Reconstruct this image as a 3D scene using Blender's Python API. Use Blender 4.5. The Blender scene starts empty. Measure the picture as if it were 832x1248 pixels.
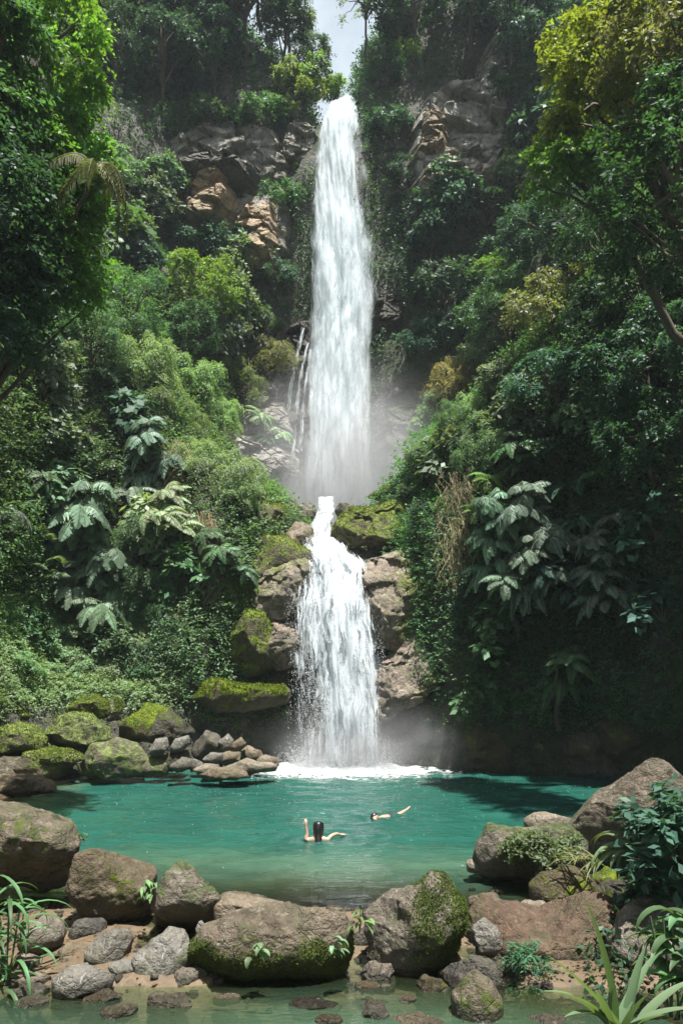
import bpy, bmesh, math, random
import numpy as np
from mathutils import Vector, Matrix
from mathutils.bvhtree import BVHTree
HAZE = 0.00045
SUN_DIR = (0.12, -0.25, 0.95)
SUN, SKY, EXPOSURE = 5.0, 0.06, 1.35
CLOUD = (0.35, 0.6)

random.seed(7)
rng = np.random.default_rng(11)
scene = bpy.context.scene
col = bpy.data.collections.new("place"); scene.collection.children.link(col)
PI = math.pi
F, CX, HY, CH = 950.0, 416.0, 816.0, 3.5        # focal length, centre column and horizon row (px of the 832 x 1248 frame), eye height

def W(px, py, Y):
    return np.array([(px - CX) / F * Y, Y, CH + (HY - py) / F * Y])

def yw(py, z=0.0):                               # distance at which a point of height z shows at row py
    return F * (CH - z) / (py - HY)

# ------------------------------------------------------------------ noise
def _hash(ix, iy, iz, seed):
    h = (ix.astype(np.int64) * 374761393 + iy.astype(np.int64) * 668265263 + iz.astype(np.int64) * 2147483647 + seed * 1274126177) & 0xFFFFFFFF
    h = ((h ^ (h >> 13)) * 1274126177) & 0xFFFFFFFF
    h = ((h ^ (h >> 16)) * 2246822519) & 0xFFFFFFFF
    return ((h ^ (h >> 15)) & 0xFFFFFF) / float(0xFFFFFF)

def vnoise(P, seed=0):
    P = np.asarray(P, float)
    I = np.floor(P).astype(np.int64); f = P - I
    u = f * f * f * (f * (f * 6 - 15) + 10)
    out = 0
    for dx in (0, 1):
        for dy in (0, 1):
            for dz in (0, 1):
                w = (u[:, 0] if dx else 1 - u[:, 0]) * (u[:, 1] if dy else 1 - u[:, 1]) * (u[:, 2] if dz else 1 - u[:, 2])
                out = out + w * _hash(I[:, 0] + dx, I[:, 1] + dy, I[:, 2] + dz, seed)
    return out * 2 - 1

def fbm(P, octs=4, seed=0, gain=0.5):
    a, s, n = 1.0, 0, 0
    P = np.asarray(P, float)
    for o in range(octs):
        s = s + a * vnoise(P * (2.03 ** o) + 17.3 * o, seed + o); n += a; a *= gain
    return s / n

def smooth(x, a=0.0, b=1.0):
    t = np.clip((x - a) / (b - a), 0, 1)
    return t * t * (3 - 2 * t)

def nrm(v):
    return v / np.maximum(np.linalg.norm(v, axis=-1, keepdims=True), 1e-9)

def rnd_unit(n):
    return nrm(rng.normal(size=(n, 3)))

# ------------------------------------------------------------------ mesh helpers
def mesh_np(name, V, faces, smooth_shade=False, attrs=None, uv=None):
    """V (n,3); faces: list of (m,k) integer arrays"""
    me = bpy.data.meshes.new(name)
    V = np.ascontiguousarray(V, np.float32)
    me.vertices.add(len(V)); me.vertices.foreach_set("co", V.ravel())
    loops = np.concatenate([f.ravel() for f in faces]).astype(np.int32)
    sizes = np.concatenate([np.full(len(f), f.shape[1], np.int32) for f in faces])
    starts = np.concatenate([[0], np.cumsum(sizes)[:-1]]).astype(np.int32)
    me.loops.add(len(loops)); me.loops.foreach_set("vertex_index", loops)
    me.polygons.add(len(sizes)); me.polygons.foreach_set("loop_start", starts)
    try:
        me.polygons.foreach_set("loop_total", sizes)
    except Exception:
        pass
    me.update(calc_edges=True)
    if smooth_shade:
        me.polygons.foreach_set("use_smooth", np.ones(len(sizes), bool))
    for k, a in (attrs or {}).items():
        at = me.attributes.new(k, "FLOAT", "POINT")
        at.data.foreach_set("value", np.ascontiguousarray(a, np.float32))
    if uv is not None:
        ul = me.uv_layers.new(name="UVMap")
        ul.data.foreach_set("uv", np.ascontiguousarray(uv[loops], np.float32).ravel())
    me.validate()
    return me

def link(name, me, mat=None, parent=None, loc=(0, 0, 0), color=None):
    o = bpy.data.objects.new(name, me); col.objects.link(o)
    o.location = loc
    if parent is not None: o.parent = parent
    if mat is not None and me is not None and len(me.materials) == 0: me.materials.append(mat)
    if color is not None: o.color = (*color, 1)
    return o

def empty(name, loc=(0, 0, 0)):
    o = bpy.data.objects.new(name, None); col.objects.link(o); o.location = loc
    o.empty_display_size = 0.3
    return o

def tag(o, label=None, cat=None, group=None, kind=None):
    if label: o["label"] = label
    if cat: o["category"] = cat
    if group: o["group"] = group
    if kind: o["kind"] = kind
    return o

def grid_faces(nu, nv):
    i = np.arange(nu - 1)[:, None]; j = np.arange(nv - 1)[None, :]
    a = (i * nv + j).ravel()
    return np.stack([a, a + 1, a + nv + 1, a + nv], 1)

# ------------------------------------------------------------------ node helpers
def new_mat(name):
    m = bpy.data.materials.new(name); m.use_nodes = True
    nt = m.node_tree; nt.nodes.clear()
    out = nt.nodes.new("ShaderNodeOutputMaterial")
    return m, nt, out

class NB:
    def __init__(s, nt): s.nt = nt
    def n(s, t, **kw):
        x = s.nt.nodes.new(t)
        for k, v in kw.items(): setattr(x, k, v)
        return x
    def l(s, a, b): s.nt.links.new(a, b)
    def put(s, sock, v):
        if hasattr(v, "is_linked") or isinstance(v, bpy.types.NodeSocket): s.l(v, sock)
        else: sock.default_value = v
    def noise(s, vec, scale, detail=4, rough=0.55, dist=0.0):
        x = s.n("ShaderNodeTexNoise"); x.inputs["Scale"].default_value = scale; x.inputs["Detail"].default_value = detail
        x.inputs["Roughness"].default_value = rough; x.inputs["Distortion"].default_value = dist
        if vec is not None: s.l(vec, x.inputs["Vector"])
        return x.outputs["Fac"]
    def math(s, op, a, b=0.0, clamp=False):
        x = s.n("ShaderNodeMath", operation=op); x.use_clamp = clamp
        s.put(x.inputs[0], a); s.put(x.inputs[1], b)
        return x.outputs[0]
    def ss(s, v, a, b):
        x = s.n("ShaderNodeMapRange"); x.interpolation_type = "SMOOTHSTEP"
        s.put(x.inputs["Value"], v); x.inputs["From Min"].default_value = a; x.inputs["From Max"].default_value = b
        return x.outputs["Result"]
    def mix(s, f, a, b, mode="MIX"):
        x = s.n("ShaderNodeMix", data_type="RGBA", blend_type=mode)
        s.put(x.inputs["Factor"], f)
        for sock, v in ((x.inputs["A"], a), (x.inputs["B"], b)):
            pass
        ins = [i for i in x.inputs if i.type == "RGBA"]
        for sock, v in zip(ins, (a, b)):
            if isinstance(v, tuple): sock.default_value = (*v, 1)
            else: s.l(v, sock)
        return [o for o in x.outputs if o.type == "RGBA"][0]
    def attr(s, name):
        x = s.n("ShaderNodeAttribute"); x.attribute_name = name
        return x.outputs["Fac"]
    def bump(s, h, strength=0.5, dist=0.05):
        x = s.n("ShaderNodeBump"); x.inputs["Strength"].default_value = strength; x.inputs["Distance"].default_value = dist
        s.l(h, x.inputs["Height"])
        return x.outputs["Normal"]

def leaf_mat(name, trans=0.33, rough=0.5, spec=0.35, tint=(1, 1, 1)):
    """leaf colour = the plant's own colour (object colour), varied leaf by leaf"""
    m, nt, out = new_mat(name); b = NB(nt)
    oi = b.n("ShaderNodeObjectInfo")
    r = b.attr("rnd")
    hs = b.n("ShaderNodeHueSaturation")
    b.l(b.mix(1.0, oi.outputs["Color"], tint, "MULTIPLY"), hs.inputs["Color"])
    b.l(b.math("ADD", b.math("MULTIPLY", r, 0.05), 0.475), hs.inputs["Hue"])
    b.l(b.math("ADD", b.math("MULTIPLY", r, 0.9), 0.55), hs.inputs["Value"])
    hs.inputs["Saturation"].default_value = 0.95
    p = b.n("ShaderNodeBsdfPrincipled")
    b.l(hs.outputs[0], p.inputs["Base Color"]); p.inputs["Roughness"].default_value = rough
    p.inputs["Specular IOR Level"].default_value = spec
    t = b.n("ShaderNodeBsdfTranslucent")
    tc = b.mix(1.0, hs.outputs[0], (1.5, 1.55, 0.55), "MULTIPLY")
    b.l(tc, t.inputs["Color"])
    mx = b.n("ShaderNodeMixShader"); mx.inputs[0].default_value = trans
    b.l(p.outputs[0], mx.inputs[1]); b.l(t.outputs[0], mx.inputs[2])
    b.l(mx.outputs[0], out.inputs["Surface"])
    return m

def bark_mat(name, c1, c2):
    m, nt, out = new_mat(name); b = NB(nt)
    tc = b.n("ShaderNodeTexCoord")
    n = b.noise(tc.outputs["Object"], 6, 6)
    p = b.n("ShaderNodeBsdfPrincipled"); p.inputs["Roughness"].default_value = 0.85
    b.l(b.mix(n, c1, c2), p.inputs["Base Color"])
    b.l(b.bump(b.noise(tc.outputs["Object"], 22, 5), 0.6, 0.02), p.inputs["Normal"])
    b.l(p.outputs[0], out.inputs["Surface"])
    return m

def rock_mat(name, c1, c2, c3=None, lichen=0.3, lichen_col=(0.36, 0.34, 0.29), moss1=(0.075, 0.095, 0.012), moss2=(0.022, 0.034, 0.007), rough=0.8, bump=0.8, scale=1.0, strata=0.0, crack=0.16):
    m, nt, out = new_mat(name); b = NB(nt)
    g = b.n("ShaderNodeTexCoord").outputs["Object"]
    n1 = b.noise(g, 1.3 * scale, 7, 0.6, 0.4); n2 = b.noise(g, 5.5 * scale, 8, 0.65); n3 = b.noise(g, 26 * scale, 5, 0.6)
    c = b.mix(b.ss(n1, 0.3, 0.7), c1, c2)
    c = b.mix(b.ss(n2, 0.42, 0.68), c, c3 or tuple(x * 0.45 for x in c1))
    c = b.mix(b.math("MULTIPLY", b.ss(b.noise(g, 8 * scale, 6, 0.6, 0.6), 0.56, 0.66), lichen), c, lichen_col)
    c = b.mix(b.math("MULTIPLY", b.ss(n3, 0.45, 0.75), 0.45), c, tuple(x * 0.35 for x in c1))
    c = b.mix(b.math("MULTIPLY", b.ss(b.noise(g, 0.9 * scale, 5, 0.65, 0.5), 0.42, 0.62), 0.7), c, (0.075, 0.072, 0.035))
    mo = b.attr("moss")
    mf = b.ss(b.math("ADD", mo, b.math("ADD", b.math("MULTIPLY", b.math("SUBTRACT", n2, 0.5), 1.3), b.math("MULTIPLY", b.math("SUBTRACT", n3, 0.5), 0.5))), 0.42, 0.62)
    mc = b.mix(b.ss(b.noise(g, 4 * scale, 6, 0.7), 0.35, 0.65), moss2, moss1)
    c = b.mix(mf, c, mc)
    oi = b.n("ShaderNodeObjectInfo"); hv = b.n("ShaderNodeHueSaturation"); b.l(c, hv.inputs["Color"])      # each stone its own tone
    b.l(b.math("ADD", b.math("MULTIPLY", oi.outputs["Random"], 0.5), 0.76), hv.inputs["Value"]); b.l(b.math("ADD", b.math("MULTIPLY", oi.outputs["Random"], -0.5), 1.15), hv.inputs["Saturation"])
    c = hv.outputs[0]
    wz_ = b.n("ShaderNodeSeparateXYZ"); b.l(b.n("ShaderNodeNewGeometry").outputs["Position"], wz_.inputs[0])
    wet = b.ss(b.math("ADD", wz_.outputs["Z"], b.math("MULTIPLY", b.math("SUBTRACT", n2, 0.5), 0.22)), 0.13, 0.07)      # tide line where the pool wets the stone
    c = b.mix(wet, c, b.mix(1.0, c, (0.42, 0.42, 0.40), "MULTIPLY"))
    p = b.n("ShaderNodeBsdfPrincipled"); b.l(c, p.inputs["Base Color"])
    b.l(b.math("SUBTRACT", b.math("ADD", b.math("MULTIPLY", mf, 0.95 - rough), rough), b.math("MULTIPLY", wet, 0.45), True), p.inputs["Roughness"])
    p.inputs["Specular IOR Level"].default_value = 0.35
    h = b.math("ADD", b.math("MULTIPLY", n2, 1.0), b.math("MULTIPLY", n3, 0.45))
    vo = b.n("ShaderNodeTexVoronoi"); vo.feature = "DISTANCE_TO_EDGE"; vo.inputs["Scale"].default_value = 2.2 * scale
    wn = b.n("ShaderNodeTexNoise"); wn.inputs["Scale"].default_value = 2.0 * scale; b.l(g, wn.inputs["Vector"])
    wv = b.n("ShaderNodeVectorMath", operation="MULTIPLY_ADD"); wv.inputs[1].default_value = (0.5, 0.5, 0.5)
    b.l(wn.outputs["Color"], wv.inputs[0]); b.l(g, wv.inputs[2]); b.l(wv.outputs[0], vo.inputs["Vector"])
    h = b.math("ADD", h, b.math("MULTIPLY", b.ss(vo.outputs["Distance"], 0.0, 0.03), crack))
    h = b.math("ADD", h, b.math("MULTIPLY", b.ss(b.noise(g, 11 * scale, 4, 0.7), 0.35, 0.55), 0.35))
    if strata > 0:
        mp = b.n("ShaderNodeMapping"); mp.inputs["Scale"].default_value = (0.25, 0.25, 3.0); b.l(g, mp.inputs["Vector"])
        h = b.math("ADD", h, b.math("MULTIPLY", b.noise(mp.outputs[0], 1.2, 5, 0.6, 0.3), strata))
    b.l(b.bump(h, bump, 0.09), p.inputs["Normal"])
    b.l(p.outputs[0], out.inputs["Surface"])
    return m

M = {}
M["leaf"] = leaf_mat("leaf", 0.42)
M["leaf_gloss"] = leaf_mat("glossy leaf", 0.3, 0.5, 0.3)
M["moss_leaf"] = leaf_mat("moss fibre", 0.3, 0.8, 0.1)
M["dry"] = leaf_mat("dry strand", 0.25, 0.7, 0.2)
M["bark"] = bark_mat("bark", (0.05, 0.038, 0.026), (0.13, 0.105, 0.08))
M["pale_bark"] = bark_mat("pale bark", (0.16, 0.15, 0.12), (0.3, 0.28, 0.24))
M["brown"] = rock_mat("brown boulder", (0.115, 0.088, 0.058), (0.185, 0.145, 0.102), (0.05, 0.04, 0.024), 0.6, (0.27, 0.24, 0.19))
M["red"] = rock_mat("reddish boulder", (0.13, 0.085, 0.058), (0.195, 0.138, 0.10), (0.06, 0.042, 0.028), 0.4, (0.27, 0.22, 0.17))
M["grey"] = rock_mat("grey stone", (0.13, 0.118, 0.095), (0.24, 0.22, 0.185), (0.06, 0.056, 0.045), 0.6, (0.38, 0.36, 0.32))
M["pale"] = rock_mat("pale stone", (0.20, 0.155, 0.105), (0.31, 0.25, 0.18), (0.10, 0.08, 0.055), 0.4, (0.42, 0.38, 0.31))
M["dark"] = rock_mat("dark wet stone", (0.045, 0.038, 0.03), (0.09, 0.075, 0.06), (0.02, 0.018, 0.015), 0.15, rough=0.5)  # tone of wet stone; also paints shade in the bar's hollows
M["ledge"] = rock_mat("tan ledge stone", (0.20, 0.145, 0.095), (0.32, 0.245, 0.17), (0.08, 0.06, 0.042), 0.4, (0.40, 0.36, 0.29), moss1=(0.16, 0.18, 0.014), moss2=(0.06, 0.075, 0.01), rough=0.6, strata=0.5)
M["olive"] = rock_mat("mossy stone", (0.095, 0.075, 0.043), (0.15, 0.12, 0.075), (0.045, 0.038, 0.022), 0.3, (0.22, 0.21, 0.15), moss1=(0.17, 0.215, 0.022), moss2=(0.06, 0.09, 0.014))
M["orange"] = rock_mat("orange cliff stone", (0.40, 0.28, 0.17), (0.52, 0.41, 0.29), (0.2, 0.14, 0.09), 0.35, strata=0.8, bump=0.7, scale=0.6)
M["ochre"] = rock_mat("ochre-stained cliff stone", (0.27, 0.235, 0.19), (0.42, 0.31, 0.20), (0.12, 0.09, 0.06), 0.4, strata=0.8, bump=0.7, scale=0.6)
M["cliffgrey"] = rock_mat("grey cliff stone", (0.25, 0.235, 0.20), (0.40, 0.36, 0.30), (0.11, 0.10, 0.085), 0.35, strata=0.8, bump=0.8, scale=0.6)

# ------------------------------------------------------------------ terrain: the gorge walls, a loft through contour points
ST = [
 [(-10,-12,-1),(-11,-12,0),(-12,-12,4),(-13,-12,9),(-14.5,-12,15),(-17,-12,22),(-20,-12,29),(-24,-12,36),(-30,-12,43),(-50,-12,50)],
 [(-9.5,4,-1.5),(-10.2,4,0),(-11.2,4,4),(-12.2,4,9),(-13.8,4,15),(-16,4,22),(-19,4,29),(-23,4,36),(-29,4,44),(-48,4,51)],
 [(-9,12,-2),(-9.6,12,0),(-10.6,12.3,3.5),(-11.8,12.6,9),(-13.2,13,15),(-15.2,13.5,22),(-18,14,29),(-21.5,14.5,37),(-27,15,45),(-47,16,52)],
 [(-9.8,18.5,-2),(-10.9,19,0),(-11.6,19.6,3),(-12.0,20.3,8),(-12.6,21,14),(-14,22,21),(-16,23,29),(-19,24,37),(-24,26,45),(-45,30,52)],
 [(-8.8,23.4,-2),(-9.7,24.4,0),(-10.1,25.6,2.3),(-10.6,29.3,5.6),(-11.0,30.6,12),(-12,31.5,19),(-13.5,35,27),(-15.5,38,37),(-20,42,46),(-40,55,55)],
 [(-6.6,25.8,-2),(-7.1,26.7,0),(-7.2,27.5,2.5),(-7.4,30.0,6.0),(-7.8,32.0,12.6),(-8.6,36.5,18),(-9.2,41.5,26),(-10.2,44.5,38),(-13,50,48),(-25,80,56)],
 [(-4.3,26.8,-2.2),(-4.8,27.8,0),(-4.7,28.5,3.6),(-4.6,29.3,8),(-5,32,11.5),(-6,38.5,15),(-5.6,42.6,22.5),(-5.4,44.6,35.5),(-8,52,46),(-14,90,54)],
 [(-2.3,27.2,-2.5),(-2.8,28.7,0),(-2.7,29.0,4),(-2.5,29.8,7.6),(-2.5,33,10.6),(-4.2,41,11.5),(-3.6,43.2,22),(-2.7,44.8,35.6),(-3.4,54,42),(-6,90,48)],
 [(-1.4,27.4,-2.5),(-1.5,28.9,0),(-1.5,29.1,4),(-1.5,29.6,7.3),(-1.2,33,9.9),(-1.5,41.8,10.4),(-1.7,43.6,22),(-1.6,44.8,34.6),(-1,62,37),(-1,95,40)],
 [(1.2,27.2,-2.5),(1.4,28.9,0),(1.4,29.1,4),(1.1,29.6,7.3),(0.2,33,9.9),(1.6,41.8,10.4),(1.6,43.6,22),(0.9,44.8,34.7),(0.9,62,37),(1,95,40)],
 [(2,27,-2.5),(2.3,28.2,0),(2.2,28.8,4),(1.9,29.8,7.6),(1.5,33,10.6),(3.4,41.4,11),(3,43.4,22),(1.6,44.8,35.6),(1.8,54,44),(5,90,52)],
 [(3.2,26.4,-2.5),(3.6,27,0),(3.5,27.4,4.5),(3.3,28.2,9.0),(4.3,31,12.6),(6.4,39,14),(6,42.8,22.5),(5,44.6,36),(6,50,47),(12,85,55)],
 [(5.8,25.6,-2.5),(6.2,26.2,0),(5.8,26.2,5),(5.3,27,10.2),(6.4,29.5,14.6),(9,37,17.5),(9,42.3,26),(9,44.4,38),(11,48,48),(25,75,56)],
 [(8.2,24.2,-2.5),(8.7,24.6,0),(8.4,24.2,5),(8.6,24.8,12),(9.8,27,18),(12,33,22),(13,38.5,30),(14,42,41),(18,46,50),(38,58,57)],
 [(9.8,19.5,-2),(10.3,19.7,0),(10.2,19.7,5),(10.6,20,12),(11.5,21,19),(13,23,26),(15.5,26,34),(19,29,43),(25,32,51),(45,36,57)],
 [(8.8,13,-1.5),(9.4,13,0),(9.9,13,5),(10.6,13.2,12),(11.8,13.6,19),(13.6,14.2,26),(16.7,15,34),(20.7,15.8,43),(27,17,51),(46,19,57)],
 [(8.6,4,-1),(9.4,4,0),(10.4,4,5),(11.6,4,12),(13.4,4,19),(15.6,4,26),(18.6,4,34),(22.6,4,43),(29,4,50),(48,4,56)],
 [(9,-12,-1),(10,-12,0),(11.2,-12,5),(12.6,-12,12),(14.6,-12,19),(17,-12,26),(20,-12,33),(24,-12,41),(30,-12,48),(50,-12,54)],
]
ST = np.array(ST, float)

def catmull(A, t):
    n = len(A); i = np.clip(np.floor(t).astype(int), 0, n - 2); f = (t - i)
    g = lambda k: A[np.clip(k, 0, n - 1)]
    p0, p1, p2, p3 = g(i - 1), g(i), g(i + 1), g(i + 2)
    sh = (len(t),) + (1,) * (A.ndim - 1); f = f.reshape(sh)
    k = 0.7                                      # tighter than Catmull-Rom, less overshoot
    m1, m2 = k * (p2 - p0) / 2, k * (p3 - p1) / 2
    return (2*f**3-3*f**2+1)*p1 + (f**3-2*f**2+f)*m1 + (-2*f**3+3*f**2)*p2 + (f**3-f**2)*m2

NU, NV = 340, 250
us = np.linspace(0, len(ST) - 1, NU)
vs = np.concatenate([np.linspace(0, 8, NV - 14, endpoint=False), np.linspace(8, 9, 14)])
G = catmull(ST, us)                              # (NU, 10, 3)
G = np.moveaxis(catmull(np.moveaxis(G, 1, 0), vs), 0, 1)    # (NU, NV, 3)

def grid_normals(G):
    du = np.gradient(G, axis=0); dv = np.gradient(G, axis=1)
    return nrm(np.cross(du, dv))
Nn = grid_normals(G)
if Nn[int(NU * 4 / 17), NV // 3, 0] < 0: Nn = -Nn
P_ = G.reshape(-1, 3)
chan = np.exp(-((P_[:, 0] / 2.6) ** 2)) * (P_[:, 1] > 27)
amp = 1 - 0.75 * chan
d_ = fbm(P_ * 0.22, 3, 5) * 1.1 + fbm(P_ * 0.7, 3, 9) * 0.38 + np.abs(fbm(P_ * 1.9, 3, 12)) * 0.22
d_ *= amp * smooth(P_[:, 2], -0.5, 2.5)
G = (P_ + Nn.reshape(-1, 3) * d_[:, None]).reshape(NU, NV, 3)
Nn = grid_normals(G)
if Nn[int(NU * 4 / 17), NV // 3, 0] < 0: Nn = -Nn
TF = grid_faces(NU, NV)
PV = G.reshape(-1, 3); PN = Nn.reshape(-1, 3)
moss_t = 0.25 + 0.35 * smooth(fbm(PV * 0.35, 3, 44), -0.2, 0.4) + 0.25 * np.clip(PN[:, 2], -0.3, 1)
me = mesh_np("gorge", PV, [TF], True, {"moss": moss_t})
M["terrain"] = rock_mat("gorge ground", (0.036, 0.036, 0.024), (0.07, 0.064, 0.048), (0.018, 0.018, 0.014), 0.25, (0.17, 0.16, 0.13), moss1=(0.04, 0.06, 0.012), moss2=(0.015, 0.026, 0.008), rough=0.7, bump=1.0, scale=0.45, strata=0.6, crack=0.0)
terrain = tag(link("terrain", me, M["terrain"]), "steep green gorge walls of dark rock round the pool", kind="structure")
T_BVH = BVHTree.FromPolygons([tuple(p) for p in PV], [tuple(f) for f in TF])

def cast(px, py):
    d = Vector(W(px, py, 1.0) - np.array([0, 0, CH])).normalized()
    hit, n, i, dist = T_BVH.ray_cast(Vector((0, 0, CH)), d)
    if hit is None: return None, None
    n = n.normalized()
    if n.dot(d) > 0: n = -n
    return np.array(hit), np.array(n)

# ------------------------------------------------------------------ ground under water and foreground bar
def ground_z(x, y):
    P = np.stack([x, y, np.zeros_like(x)], 1)
    pool = smooth(y, 10.9, 16.5)
    z = -2.4 * pool
    bar = 0.02 + 0.10 * fbm(P * 0.9, 3, 3) + 0.05 * fbm(P * 4, 2, 4)
    sand = 0.10 * np.exp(-(((x + 2.75) / 0.95) ** 2) - (((y - 9.1) / 0.75) ** 2))
    front = -0.7 * smooth(-y, -8.8, -7.6)
    mid = -0.22 * smooth(-np.abs(x - 0.3), -1.9, -1.0) * smooth(-y, -9.6, -8.9)
    right = -0.16 * smooth(-np.abs(x - 2.0), -1.4, -0.6) * smooth(y, 10.2, 11.0)
    left_shore = 2.6 * smooth(-x, 7.0, 9.5) * smooth(y, 15, 22)
    return z + (1 - pool) * (bar + sand + front + mid + right) + left_shore * pool
xs = np.concatenate([[-250, -120, -60, -30, -18], np.linspace(-13, 13, 240), [18, 30, 60, 120, 250]])
ys = np.concatenate([[-250, -100, -40, -12, -2], np.linspace(3, 31, 260), [45, 90, 180, 400]])
gx, gy = np.meshgrid(xs, ys, indexing="ij")
gz = ground_z(gx.ravel(), gy.ravel())
far = (gy.ravel() > 31) | (np.abs(gx.ravel()) > 13) | (gy.ravel() < 3)
gz[far] = np.where(gy.ravel()[far] > 31, -2.4, -0.3)
m, nt, out = new_mat("river bed"); b = NB(nt)
g = b.n("ShaderNodeNewGeometry").outputs["Position"]
n1 = b.noise(g, 1.1, 6, 0.6, 0.5); n2 = b.noise(g, 12, 6, 0.65)
vo = b.n("ShaderNodeTexVoronoi"); vo.inputs["Scale"].default_value = 6.5; b.l(g, vo.inputs["Vector"])
cb = b.mix(b.ss(n1, 0.35, 0.65), (0.115, 0.075, 0.04), (0.17, 0.12, 0.07))
cb = b.mix(b.math("MULTIPLY", vo.outputs["Color"], 0.45), cb, (0.05, 0.04, 0.025))
cb = b.mix(b.math("MULTIPLY", b.ss(n2, 0.45, 0.7), 0.6), cb, (0.055, 0.042, 0.026))
p = b.n("ShaderNodeBsdfPrincipled"); b.l(cb, p.inputs["Base Color"]); p.inputs["Roughness"].default_value = 0.6
b.l(b.bump(b.math("ADD", n2, b.math("MULTIPLY", vo.outputs["Distance"], -0.6)), 0.7, 0.06), p.inputs["Normal"])
b.l(p.outputs[0], out.inputs["Surface"])
M["bed"] = m
me = mesh_np("ground", np.stack([gx.ravel(), gy.ravel(), gz], 1), [grid_faces(len(xs), len(ys))[:, ::-1]], True)
tag(link("ground", me, m), "sandy stony river bed under and before the pool", kind="structure")

# ------------------------------------------------------------------ water
wx = np.concatenate([np.linspace(-20, -11.2, 10), np.linspace(-11, 11, 300), np.linspace(11.2, 20, 10)])
wy = np.concatenate([np.linspace(-12, 5.8, 14), np.linspace(6, 29.2, 430)])
ax, ay = np.meshgrid(wx, wy, indexing="ij"); ax = ax.ravel(); ay = ay.ravel()
P0 = np.stack([ax * 0.5, ay * 1.7, 0 * ax], 1)
rf = np.hypot(ax + 0.05, (ay - 28) * 1.0)
wz = 0.045 * fbm(P0 * 1.0, 3, 21) + 0.05 * fbm(P0 * 2.6, 2, 25) + 0.018 * fbm(np.stack([ax * 1.4, ay * 4.6, 0 * ax], 1), 2, 29)
wz += 0.018 * np.sin(rf * 5.2 + 2.5 * fbm(P0 * 0.8, 2, 31)) * np.exp(-rf / 9) + 0.07 * fbm(P0 * 3.5, 3, 33) * np.exp(-rf / 2.2)
for sx_, sy_ in ((-0.47, 16.0), (0.9, 18.3)):
    rs = np.hypot(ax - sx_, ay - sy_); wz += 0.03 * np.sin(rs * 13 + fbm(P0 * 2, 2, 35)) * np.exp(-rs * 1.1)
wz *= 0.25 + 0.75 * smooth(ay, 10.0, 13.5)
depth = np.clip(-ground_z(ax, ay), 0, 3)
m, nt, out = new_mat("pool water"); b = NB(nt)
dp = b.attr("depth"); pos = b.n("ShaderNodeNewGeometry").outputs["Position"]
body = b.mix(b.ss(dp, 0.1, 1.6), (0.03, 0.04, 0.018), (0.05, 0.10, 0.062))
body = b.mix(b.ss(dp, 1.3, 2.5), body, (0.012, 0.07, 0.052))
cn = b.noise(pos, 0.45, 4, 0.6, 0.6)
body = b.mix(b.math("MULTIPLY", b.ss(cn, 0.4, 0.7), 0.4), body, (0.006, 0.042, 0.038))
df = b.n("ShaderNodeBsdfDiffuse"); b.l(body, df.inputs["Color"])
tr = b.n("ShaderNodeBsdfTransparent"); tr.inputs["Color"].default_value = (0.80, 0.9, 0.78, 1)
turb = b.math("SUBTRACT", 1.0, b.math("POWER", 2.718, b.math("MULTIPLY", dp, -1.7)))
mx = b.n("ShaderNodeMixShader"); b.l(turb, mx.inputs[0]); b.l(tr.outputs[0], mx.inputs[1]); b.l(df.outputs[0], mx.inputs[2])
gl = b.n("ShaderNodeBsdfGlossy"); gl.inputs["Roughness"].default_value = 0.04; gl.inputs["Color"].default_value = (1, 1, 1, 1)
mp = b.n("ShaderNodeMapping"); mp.inputs["Scale"].default_value = (0.6, 2.0, 1); b.l(pos, mp.inputs["Vector"])
hh = b.math("ADD", b.noise(mp.outputs[0], 3.0, 4, 0.55, 0.3), b.math("MULTIPLY", b.noise(mp.outputs[0], 9, 3, 0.6), 0.35))
bn = b.bump(hh, 0.8, 0.07)
b.l(bn, gl.inputs["Normal"])
fr = b.n("ShaderNodeFresnel"); fr.inputs["IOR"].default_value = 1.33; b.l(bn, fr.inputs["Normal"])
mx2 = b.n("ShaderNodeMixShader"); b.l(fr.outputs[0], mx2.inputs[0]); b.l(mx.outputs[0], mx2.inputs[1]); b.l(gl.outputs[0], mx2.inputs[2])
b.l(mx2.outputs[0], out.inputs["Surface"])
M["water"] = m
me = mesh_np("water", np.stack([ax, ay, wz], 1), [grid_faces(len(wx), len(wy))[:, ::-1]], True, {"depth": depth})
tag(link("water", me, m), "rippled turquoise pool water", kind="structure")
# ------------------------------------------------------------------ rocks
_ICO = {}
def ico(sub):
    if sub not in _ICO:
        bm = bmesh.new(); bmesh.ops.create_icosphere(bm, subdivisions=sub, radius=1.0)
        _ICO[sub] = (np.array([v.co[:] for v in bm.verts]), np.array([[v.index for v in f.verts] for f in bm.faces])); bm.free()
    return _ICO[sub]

def poly_radius(poly, th):
    """distance from the origin to a star-shaped polygon in each direction th"""
    A = poly; B = np.roll(poly, -1, 0); R = np.full(len(th), 0.0)
    dx, dz = np.cos(th), np.sin(th)
    for (ax_, az_), (bx_, bz_) in zip(A, B):
        ex, ez = bx_ - ax_, bz_ - az_
        den = dx * ez - dz * ex
        den = np.where(np.abs(den) < 1e-9, 1e-9, den)
        t = (ax_ * ez - az_ * ex) / den
        s = (ax_ * dz - az_ * dx) / den
        ok = (t > 0) & (s >= -1e-6) & (s <= 1 + 1e-6)
        R = np.where(ok, np.maximum(R, t), R)
    R[R == 0] = np.median(R[R > 0]) if (R > 0).any() else 0.1
    return R

def tri_area_normals(V, T):
    a, b_, c = V[T[:, 0]], V[T[:, 1]], V[T[:, 2]]
    n = np.cross(b_ - a, c - a); A = np.linalg.norm(n, axis=1)
    return A / 2, n / np.maximum(A, 1e-9)[:, None]

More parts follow.
